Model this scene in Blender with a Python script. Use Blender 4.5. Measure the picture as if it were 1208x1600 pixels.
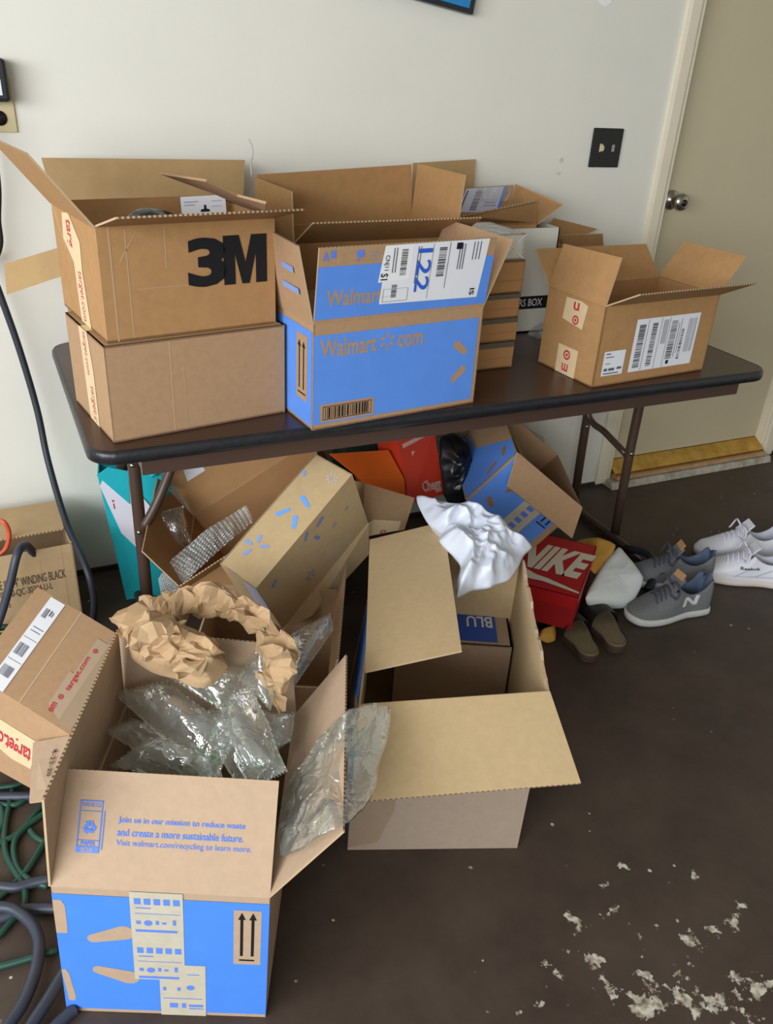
import bpy, bmesh, math, random
from mathutils import Vector as V3, noise, Matrix
from mathutils.bvhtree import BVHTree
random.seed(7)
for o in list(bpy.data.objects): bpy.data.objects.remove(o)
S = bpy.context.scene
COL = S.collection
PI = math.pi
# ------------------------------------------------------------ camera
def make_camera():
    pitch, roll, yaw = 0.4967, 0.0622, 0.4568
    F = V3((math.sin(yaw)*math.cos(pitch), math.cos(yaw)*math.cos(pitch), -math.sin(pitch)))
    R = V3((math.cos(yaw), -math.sin(yaw), 0)); U = R.cross(F)
    R2 = R*math.cos(roll)+U*math.sin(roll); U2 = -R*math.sin(roll)+U*math.cos(roll)
    cd = bpy.data.cameras.new('camera'); cam = bpy.data.objects.new('camera', cd); COL.objects.link(cam)
    m = Matrix((R2, U2, -F)).transposed().to_4x4(); m.translation = V3((-1.1932, -2.3069, 1.4297))
    cam.matrix_world = m
    cd.sensor_fit = 'VERTICAL'; cd.sensor_height = 36; cd.lens = 1292.5/1600*36; cd.clip_start = .02
    S.camera = cam
make_camera()
# ------------------------------------------------------------ world, daylight, exposure
w = bpy.data.worlds.new('sky'); S.world = w; w.use_nodes = True
bg = w.node_tree.nodes['Background']; bg.inputs[0].default_value = (.80, .90, 1, 1); bg.inputs[1].default_value = 0.9
def area(name, loc, target, sx, sy, power, col):
    ld = bpy.data.lights.new(name, 'AREA'); ld.shape = 'RECTANGLE'; ld.size = sx; ld.size_y = sy; ld.energy = power; ld.color = col
    o = bpy.data.objects.new(name, ld); COL.objects.link(o); o.location = loc
    o.rotation_euler = (V3(target)-V3(loc)).to_track_quat('-Z', 'Y').to_euler()
    return o
# daylight entering by the open garage door behind and to the left of the photographer
area('garage_door_daylight', (-3.4, -3.3, 1.75), (-.6, -1.9, .55), 4.2, 1.3, 165, (.95, .975, 1))
S.view_settings.view_transform = 'Standard'; S.view_settings.look = 'None'; S.view_settings.gamma = 1
S.view_settings.exposure = 0.22
S.view_settings.use_curve_mapping = False
S.cycles.transparent_max_bounces = 32
S.cycles.max_bounces = 8
# ------------------------------------------------------------ materials
def lin(r, g, b):
    f = lambda c: (c/255/12.92) if c/255 <= .04045 else ((c/255+.055)/1.055)**2.4
    return (f(r), f(g), f(b), 1)
MATS = {}
def mat(name, rgb, rough=.6, metal=0, var=0.0, scale=8, bump=0, bscale=60, spec=.5, stretch=None):
    if name in MATS: return MATS[name]
    m = bpy.data.materials.new(name); m.use_nodes = True; nt = m.node_tree; b = nt.nodes['Principled BSDF']
    c = lin(*rgb); b.inputs['Base Color'].default_value = c; b.inputs['Roughness'].default_value = rough
    b.inputs['Metallic'].default_value = metal; b.inputs['Specular IOR Level'].default_value = spec
    tc = nt.nodes.new('ShaderNodeTexCoord'); src = tc.outputs['Object']
    if stretch:
        mp = nt.nodes.new('ShaderNodeMapping'); mp.inputs['Scale'].default_value = stretch; nt.links.new(src, mp.inputs[0]); src = mp.outputs[0]
    if var:
        n = nt.nodes.new('ShaderNodeTexNoise'); n.inputs['Scale'].default_value = scale; n.inputs['Detail'].default_value = 5; n.inputs['Roughness'].default_value = .65
        nt.links.new(src, n.inputs['Vector'])
        r = nt.nodes.new('ShaderNodeValToRGB'); r.color_ramp.elements[0].position = .3; r.color_ramp.elements[1].position = .7
        r.color_ramp.elements[0].color = tuple(x*(1-var) for x in c[:3])+(1,); r.color_ramp.elements[1].color = tuple(min(1, x*(1+var)) for x in c[:3])+(1,)
        nt.links.new(n.outputs['Fac'], r.inputs[0]); nt.links.new(r.outputs[0], b.inputs['Base Color'])
    if bump:
        n2 = nt.nodes.new('ShaderNodeTexNoise'); n2.inputs['Scale'].default_value = bscale; n2.inputs['Detail'].default_value = 3
        nt.links.new(src, n2.inputs['Vector'])
        bp = nt.nodes.new('ShaderNodeBump'); bp.inputs['Strength'].default_value = bump; bp.inputs['Distance'].default_value = .004
        nt.links.new(n2.outputs['Fac'], bp.inputs['Height']); nt.links.new(bp.outputs[0], b.inputs['Normal'])
    MATS[name] = m; return m
def film(name, tint, gloss=.16, body=.08, rough=.1, green=False):
    m = bpy.data.materials.new(name); m.use_nodes = True; nt = m.node_tree; nt.nodes.clear(); N = nt.nodes.new; L = nt.links.new
    out = N('ShaderNodeOutputMaterial'); tr = N('ShaderNodeBsdfTransparent'); tr.inputs[0].default_value = tint
    gl = N('ShaderNodeBsdfGlossy'); gl.inputs['Roughness'].default_value = rough; gl.inputs[0].default_value = (1, 1, 1, 1)
    df = N('ShaderNodeBsdfDiffuse'); df.inputs[0].default_value = (.78, .86, .82, 1)
    tc = N('ShaderNodeTexCoord'); ns = N('ShaderNodeTexNoise'); ns.inputs['Scale'].default_value = 13; ns.inputs['Detail'].default_value = 4; ns.inputs['Distortion'].default_value = 1.2
    L(tc.outputs['Object'], ns.inputs['Vector'])
    bp = N('ShaderNodeBump'); bp.inputs['Strength'].default_value = .6; bp.inputs['Distance'].default_value = .025; L(ns.outputs['Fac'], bp.inputs['Height']); L(bp.outputs[0], gl.inputs['Normal'])
    lw = N('ShaderNodeLayerWeight'); lw.inputs['Blend'].default_value = .32; L(bp.outputs[0], lw.inputs['Normal'])
    ad = N('ShaderNodeMath'); ad.operation = 'MULTIPLY_ADD'; L(lw.outputs['Facing'], ad.inputs[0]); ad.inputs[1].default_value = gloss*1.6; ad.inputs[2].default_value = gloss*.35
    m1 = N('ShaderNodeMixShader'); m1.inputs[0].default_value = body; L(tr.outputs[0], m1.inputs[1]); L(df.outputs[0], m1.inputs[2])
    if green:   # green ink printed in patches on the film
        n3 = N('ShaderNodeTexVoronoi'); n3.inputs['Scale'].default_value = 60; n4 = N('ShaderNodeTexNoise'); n4.inputs['Scale'].default_value = 7
        L(tc.outputs['Object'], n3.inputs['Vector']); L(tc.outputs['Object'], n4.inputs['Vector'])
        r1 = N('ShaderNodeMath'); r1.operation = 'LESS_THAN'; r1.inputs[1].default_value = .27; L(n3.outputs['Distance'], r1.inputs[0])
        r2 = N('ShaderNodeMath'); r2.operation = 'GREATER_THAN'; r2.inputs[1].default_value = .56; L(n4.outputs['Fac'], r2.inputs[0])
        mu = N('ShaderNodeMath'); mu.operation = 'MULTIPLY'; L(r1.outputs[0], mu.inputs[0]); L(r2.outputs[0], mu.inputs[1])
        mk = N('ShaderNodeMath'); mk.operation = 'MULTIPLY'; L(mu.outputs[0], mk.inputs[0]); mk.inputs[1].default_value = .55
        gi = N('ShaderNodeBsdfDiffuse'); gi.inputs[0].default_value = lin(70, 150, 85)
        mg = N('ShaderNodeMixShader'); L(mk.outputs[0], mg.inputs[0]); L(m1.outputs[0], mg.inputs[1]); L(gi.outputs[0], mg.inputs[2]); m1 = mg
    m2 = N('ShaderNodeMixShader'); L(ad.outputs[0], m2.inputs[0]); L(m1.outputs[0], m2.inputs[1]); L(gl.outputs[0], m2.inputs[2]); L(m2.outputs[0], out.inputs[0])
    MATS[name] = m; return m
KR = mat('kraft_board', (172, 139, 106), .8, var=.06, scale=70, bump=.12, bscale=40, spec=.2)
KRB = mat('kraft_board_golden', (172, 132, 88), .8, var=.07, scale=40, bump=.16, bscale=30, spec=.2)
KR2 = mat('kraft_board_pale', (188, 163, 124), .8, var=.05, scale=60, bump=.1, bscale=45, spec=.2)
KR3 = mat('kraft_board_grey', (178, 153, 128), .8, var=.05, scale=60, bump=.1, bscale=50, spec=.2)
EDGE = mat('corrugated_edge', (190, 164, 130), .9)
FLUTE = mat('flute_hole_shade', (112, 86, 58), .9)  # dark stripes paint the shade inside the open flute ends
BLUE = mat('blue_print', (92, 143, 228), .55, var=.04, scale=20, spec=.3)
BLUEV = mat('vivid_blue_print', (74, 134, 234), .55, var=.04, scale=20, spec=.3)
BLUEINK = mat('blue_ink', (92, 132, 226), .7, spec=.2)
PALEINK = mat('pale_blue_ink', (134, 160, 214), .7, spec=.2)
BLACK = mat('black_ink', (24, 24, 27), .6, spec=.3)
GREY = mat('grey_ink', (92, 96, 108), .7)
RED = mat('red_ink', (190, 48, 62), .7)
WHITE = mat('label_paper', (228, 230, 236), .6, spec=.3)
TAPE = mat('paper_tape', (216, 192, 152), .6, var=.05, scale=30)
TAPE2 = mat('printed_tape', (192, 184, 164), .5, var=.06, scale=40)
MARK = mat('blue_marker', (40, 95, 205), .6)
KPAPER = mat('kraft_paper', (178, 148, 112), .75, var=.08, scale=20, bump=.35, bscale=30, spec=.3)
# ------------------------------------------------------------ helpers
def tag(o, label=None, cat=None, group=None, kind=None):
    if label: o['label'] = label
    if cat: o['category'] = cat
    if group: o['group'] = group
    if kind: o['kind'] = kind
    return o
def thing(name, label, cat, loc=(0, 0, 0), group=None):
    o = bpy.data.objects.new(name, None); COL.objects.link(o); o.location = loc; o.empty_display_size = .05
    return tag(o, label, cat, group)
def mk(name, verts, faces, mats, parent=None, fm=None, smooth=False, origin=None, label=None):
    """one mesh object; verts in world coordinates, stored relative to the parent or to its own base"""
    if parent is not None: org = parent_origin(parent)
    elif origin is not None: org = V3(origin)
    else:
        vs = [V3(v) for v in verts]; org = V3((sum(v.x for v in vs)/len(vs), sum(v.y for v in vs)/len(vs), min(v.z for v in vs)))
    me = bpy.data.meshes.new(name); me.from_pydata([tuple(V3(v)-org) for v in verts], [], faces); me.update()
    for m in (mats if isinstance(mats, (list, tuple)) else [mats]): me.materials.append(m)
    if fm: me.polygons.foreach_set('material_index', fm)
    if smooth: me.polygons.foreach_set('use_smooth', [True]*len(me.polygons))
    o = bpy.data.objects.new(name, me); COL.objects.link(o)
    if parent is not None: o.parent = parent
    else: o.location = org
    if label: o['label'] = label
    return o
def parent_origin(p):
    v = V3(p.location)
    while p.parent: p = p.parent; v = v+V3(p.location)
    return v
def slab(q, t, seg=0):
    """thick quad: outer face q (counter-clockwise seen from outside), inner offset by t; returns verts, faces, material index (1 = edge, 2 = painted flute hole)"""
    a, b, c, d = [V3(p) for p in q]; n = ((b-a).cross(d-a)).normalized()
    vs = [a, b, c, d, a-n*t, b-n*t, c-n*t, d-n*t]
    fs = [(0, 1, 2, 3), (7, 6, 5, 4), (0, 4, 5, 1), (1, 5, 6, 2), (3, 7, 4, 0)]; mi = [0, 0, 1, 1, 1]
    if not seg: fs.append((2, 6, 7, 3)); mi.append(1)
    else:
        prev = (2, 6)
        for k in range(1, seg+1):
            s = k/seg
            if k == seg: cur = (3, 7)
            else: vs += [c.lerp(d, s), c.lerp(d, s)-n*t]; cur = (len(vs)-2, len(vs)-1)
            fs.append((prev[0], prev[1], cur[1], cur[0])); mi.append(1+(k % 2)); prev = cur
    return vs, fs, mi
def join(parts):
    V, F, M = [], [], []
    for vs, fs, mi in parts:
        o = len(V); V += vs; F += [tuple(i+o for i in f) for f in fs]; M += mi
    return V, F, M
FACES = {'front': (0, 1, 5, 4), 'left': (2, 0, 4, 6), 'right': (1, 3, 7, 5), 'back': (3, 2, 6, 7), 'top': (4, 5, 7, 6), 'bottom': (2, 3, 1, 0)}
def fq(c, f): return [V3(c[i]) for i in FACES[f]]
def inset_slab(q, t): return slab(q, t)
def carton(name, label, D, board=KR, t=.004, open_=('top',), group=None, flute=True, cat='cardboard box'):
    c = [V3(p) for p in D['c']]; base = sum(c[:4], V3())/4; base.z = min(p.z for p in c)
    root = thing(name, label, cat, base, group)
    body = mk('body', *join([slab(fq(c, f), t) for f in FACES if f not in open_])[:2], [board, EDGE, FLUTE], root)
    idx = []
    for f in FACES:
        if f not in open_: idx += [0, 0, 0, 0, 0, 1 if open_ and f in ('front', 'left', 'right', 'back') else 0]
    body.data.polygons.foreach_set('material_index', idx)
    root_parts = {'body': body, 'c': c}
    for k, q in D['f'].items():
        ln = (V3(q[3])-V3(q[2])).length; sg = int(ln/.0045) if flute else 0
        vs, fs, mi = slab(q, t*.9, sg)
        root_parts[k] = mk('flap', vs, fs, [board, EDGE, FLUTE], root, mi)
    return root, root_parts
def quadpt(q, u, v, off=.0009):
    a, b, c, d = [V3(p) for p in q]
    n = ((b-a).cross(d-a)).normalized()
    return (a*(1-u)+b*u)*(1-v)+(d*(1-u)+c*u)*v+n*off
def qsize(q): return ((V3(q[1])-V3(q[0])).length, (V3(q[3])-V3(q[0])).length)
def decal(name, q, polys, m, parent, off=.0009, label=None):
    if name in SPLIT and len(polys) > 1:      # each printed shape is a part of its own
        return [decal(name, q, [p], m, parent, off, label) for p in polys][0]
    vs, fs = [], []
    for p in polys:
        o = len(vs); vs += [quadpt(q, u, v, off) for u, v in p]; fs.append(tuple(range(o, o+len(p))))
    ob = mk(name, vs, fs, m, parent, label=label)
    if len(polys) > 1: ob['kind'] = 'stuff'
    return ob
SPLIT = ('spark', 'tape', 'blue_panel', 'bullseye_') 
def rect(u0, v0, u1, v1): return [(u0, v0), (u1, v0), (u1, v1), (u0, v1)]
def text_mesh(s, bold=0.0):
    cu = bpy.data.curves.new('t', 'FONT'); cu.body = s; cu.offset = bold; cu.resolution_u = 3
    o = bpy.data.objects.new('t', cu); COL.objects.link(o)
    dg = bpy.context.evaluated_depsgraph_get(); dg.update()
    me = bpy.data.meshes.new_from_object(o.evaluated_get(dg))
    vs = [v.co.copy() for v in me.vertices]; fs = [tuple(p.vertices) for p in me.polygons]
    bpy.data.objects.remove(o); bpy.data.curves.remove(cu); bpy.data.meshes.remove(me)
    x0 = min(v.x for v in vs); x1 = max(v.x for v in vs); y0 = min(v.y for v in vs); y1 = max(v.y for v in vs)
    return [((v.x-x0)/(x1-x0), (v.y-y0)/(y1-y0)) for v in vs], fs
def lettering(q, s, box, m, parent, rot=0, bold=0.0, off=.0012, name='lettering', label=None, shear=0):
    """text s fitted into box (u0,v0,u1,v1) of quad q; rot in quarter turns counter-clockwise"""
    uv, fs = text_mesh(s, bold); u0, v0, u1, v1 = box; vs = []
    for x, y in uv:
        x = x+shear*(y-.5)
        if rot == 1: x, y = 1-y, x
        elif rot == 2: x, y = 1-x, 1-y
        elif rot == 3: x, y = y, 1-x
        vs.append(quadpt(q, u0+(u1-u0)*x, v0+(v1-v0)*y, off))
    return mk(name, vs, fs, m, parent, label=label)
def ring(cx, cy, r0, r1, asp, n=24):
    out = []
    for k in range(n):
        a, b = 2*PI*k/n, 2*PI*(k+1)/n
        out.append([(cx+r0*math.cos(a), cy+r0*math.sin(a)*asp), (cx+r1*math.cos(a), cy+r1*math.sin(a)*asp), (cx+r1*math.cos(b), cy+r1*math.sin(b)*asp), (cx+r0*math.cos(b), cy+r0*math.sin(b)*asp)])
    return out
def disc(cx, cy, r, asp, n=20): return [[(cx+r*math.cos(2*PI*k/n), cy+r*math.sin(2*PI*k/n)*asp) for k in range(n)]]
def bullseye(cx, cy, r, asp): return ring(cx, cy, r*.62, r, asp)+disc(cx, cy, r*.34, asp)
def petal(cx, cy, L, w0, w1, ang, asp, n=8):
    """rounded tapering bar centred at cx,cy (u units), length L"""
    pts = []
    for k in range(n+1):
        a = PI/2+PI*k/n; pts.append((-L/2+w0*math.cos(a), w0*math.sin(a)))
    for k in range(n+1):
        a = -PI/2+PI*k/n; pts.append((L/2+w1*math.cos(a), w1*math.sin(a)))
    ca, sa = math.cos(ang), math.sin(ang)
    return [(cx+x*ca-y*sa, cy+(x*sa+y*ca)*asp) for x, y in pts]
def spark(cx, cy, r, asp, n=6, w=.2, a0=PI/2, skip=()):
    return [petal(cx+r*.66*math.cos(a0+2*PI*k/n), cy+r*.66*math.sin(a0+2*PI*k/n)*asp, r*.42, r*w*.6, r*w*.8, a0+2*PI*k/n, asp) for k in range(n) if k not in skip]
def bars(u0, v0, u1, v1, n, vertical=True, seed=1):
    rnd = random.Random(seed); out = []; x = 0; wid = []
    for _ in range(n): wid.append((rnd.choice((.4, .4, .8, 1.2)), rnd.choice((.4, .5, .9))))
    tot = sum(a+b for a, b in wid)
    for a, b in wid:
        s0, s1 = x/tot, (x+a)/tot; x += a+b
        out.append(rect(u0+(u1-u0)*s0, v0, u0+(u1-u0)*s1, v1) if vertical else rect(u0, v0+(v1-v0)*s0, u1, v0+(v1-v0)*s1))
    return out
def tube_mesh(path, r, seg=10, closed=False, sub=6):
    P = [V3(p) for p in path]; n = len(P); pts = []
    if sub > 1:
        rngk = range(n if closed else n-1)
        for i in rngk:
            p0, p1, p2, p3 = (P[(i-1) % n] if closed or i > 0 else P[0]*2-P[1]), P[i], P[(i+1) % n], (P[(i+2) % n] if closed or i+2 < n else P[n-1]*2-P[n-2])
            for k in range(sub):
                t = k/sub
                pts.append(.5*((2*p1)+(p2-p0)*t+(2*p0-5*p1+4*p2-p3)*t*t+(3*p1-p0-3*p2+p3)*t**3))
        if not closed: pts.append(P[-1])
    else: pts = P
    vs, fs = [], []; m = len(pts); up = V3((.13, .21, .97)).normalized(); prevn = None
    for i, p in enumerate(pts):
        tg = (pts[(i+1) % m]-pts[i-1]) if (closed or 0 < i < m-1) else (pts[1]-pts[0] if i == 0 else pts[-1]-pts[-2])
        tg.normalize()
        nn = (prevn-tg*prevn.dot(tg)) if prevn is not None else up.cross(tg)
        if nn.length < 1e-5: nn = V3((1, 0, 0)).cross(tg)
        nn.normalize(); prevn = nn; bb = tg.cross(nn)
        rr = r(i/(m-1)) if callable(r) else r
        for k in range(seg): a = 2*PI*k/seg; vs.append(p+(nn*math.cos(a)+bb*math.sin(a))*rr)
    for i in range(m if closed else m-1):
        for k in range(seg):
            a, b = i*seg+k, i*seg+(k+1) % seg; c, d = ((i+1) % m)*seg+(k+1) % seg, ((i+1) % m)*seg+k
            fs.append((a, b, c, d))
    if not closed: fs += [tuple(range(seg-1, -1, -1)), tuple((m-1)*seg+k for k in range(seg))]
    return vs, fs
def tube(name, path, r, m, parent=None, seg=10, closed=False, sub=6, label=None):
    vs, fs = tube_mesh(path, r, seg, closed, sub); return mk(name, vs, fs, m, parent, smooth=True, label=label)
def boxv(x0, y0, z0, x1, y1, z1):
    vs = [V3((x, y, z)) for z in (z0, z1) for y in (y0, y1) for x in (x0, x1)]
    return vs, [(0, 2, 3, 1), (4, 5, 7, 6), (0, 1, 5, 4), (2, 6, 7, 3), (0, 4, 6, 2), (1, 3, 7, 5)]
def boxo(name, b, m, parent=None, bev=0, label=None):
    vs, fs = boxv(*b)
    if bev:
        bm = bmesh.new(); bv = [bm.verts.new(v) for v in vs]; [bm.faces.new([bv[i] for i in f]) for f in fs]
        bmesh.ops.bevel(bm, geom=list(bm.edges), offset=bev, segments=2, affect='EDGES', profile=.5)
        bm.verts.index_update(); vs = [v.co.copy() for v in bm.verts]; fs = [tuple(v.index for v in f.verts) for f in bm.faces]; bm.free()
    return mk(name, vs, fs, m, parent, label=label)
def extrude_poly(pts, vec):
    n = len(pts); P = [V3(p) for p in pts]; vec = V3(vec)
    return P+[p+vec for p in P], [tuple(range(n)), tuple(range(2*n-1, n-1, -1))]+[(i, i+n, (i+1) % n+n, (i+1) % n) for i in range(n)]
def fbm(p, f, seed=0): return noise.noise(V3((p.x*f+seed*3.7, p.y*f-seed*1.3, p.z*f+seed*.7)))
ANI = []
def ridge(p, f, seed=0):
    if ANI: p = p-ANI[0]*(p.dot(ANI[0])*.68)
    a = 1-min(1, abs(fbm(p, f, seed))*2.6); b = 1-min(1, abs(fbm(p, f*2.1, seed+5))*2.6)
    return a*.62+b*.38
def blob(name, outline, top, amp, freq, m, parent=None, under=.3, rings=14, seg=72, pw=2.0, seed=0, smooth=True, bias=(0, 0, 0), label=None, fine=0):
    """closed bag-like body: outline loop (world), domed by vector `top` above and under*top below, creased by ridge noise"""
    P = [V3(p) for p in outline]; n = len(P); c = sum(P, V3())/n+V3(bias); top = V3(top)
    loop = []
    for k in range(seg):
        s = k/seg*n; i = int(s); t = s-i
        p0, p1, p2, p3 = P[i-1], P[i % n], P[(i+1) % n], P[(i+2) % n]
        cr = .5*((2*p1)+(p2-p0)*t+(2*p0-5*p1+4*p2-p3)*t*t+(3*p1-p0-3*p2+p3)*t**3)
        loop.append(p1.lerp(p2, t)*.5+cr*.5)
    vs, fs = [], []
    for side in (1, -1):
        base = len(vs)
        for r in range(rings+1):
            f = 1-r/rings
            if r == 0 and side == -1: continue
            for k in range(seg):
                p = c.lerp(loop[k], f); h = (1-f**pw) if side == 1 else -(1-f**pw)*under
                q = p+top*h
                if r > 0 and fine: q = q+top.normalized()*(fine*ridge(p, freq*2.7, seed+4)*min(1, (1-f)*4))*side
                if r > 0: q = q+top.normalized()*(amp*ridge(p, freq, seed+(0 if side == 1 else 9))*(min(1, (1-f)*3)))*(1 if side == 1 else -.4)
                q = q+V3((fbm(p, freq*1.7, seed+2), fbm(p, freq*1.7, seed+3), 0))*amp*.35
                vs.append(q)
        off = 0 if side == 1 else base-seg
        def id_(r, k):
            if side == -1: return k if r == 0 else base+(r-1)*seg+k
            return r*seg+k
        for r in range(rings):
            for k in range(seg):
                f4 = (id_(r, k), id_(r, (k+1) % seg), id_(r+1, (k+1) % seg), id_(r+1, k))
                fs.append(f4 if side == 1 else f4[::-1])
    return mk(name, vs, fs, m, parent, smooth=smooth, label=label)
def pillow(name, q, puff, m, parent=None, n=26, seed=0, wr=.006, up=None, label=None):
    """inflated film cushion over quad q with flat crimped seams"""
    a, b, c, d = [V3(p) for p in q]; nr = ((b-a).cross(d-a)).normalized()
    if up is not None and nr.dot(V3(up)) < 0: nr = -nr
    vs, fs = [], []; N1 = n+1
    for s in (1, -1):
        for j in range(N1):
            for i in range(N1):
                u, v = i/n, j/n; p = (a*(1-u)+b*u)*(1-v)+(d*(1-u)+c*u)*v
                e = max(0, min(u, 1-u, v, 1-v)-.05); prof = (max(0, math.sin(PI*max(0, (u-.06)/.88)) if .06 < u < .94 else 0)*max(0, math.sin(PI*max(0, (v-.06)/.88)) if .06 < v < .94 else 0))**.5
                cr = math.sin(u*95+seed)*math.exp(-v*14)+math.sin(u*88+seed*2)*math.exp(-(1-v)*14)+math.sin(v*92+seed)*math.exp(-u*14)+math.sin(v*85)*math.exp(-(1-u)*14)
                h = puff*prof*s+wr*.55*cr+wr*1.6*fbm(p, 13, seed)+wr*ridge(p, 24, seed)*prof
                vs.append(p+nr*h)
        o = 0 if s == 1 else N1*N1
        for j in range(n):
            for i in range(n):
                f = (o+j*N1+i, o+j*N1+i+1, o+(j+1)*N1+i+1, o+(j+1)*N1+i); fs.append(f if s == 1 else f[::-1])
    return mk(name, vs, fs, m, parent, smooth=True, label=label)
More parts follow.
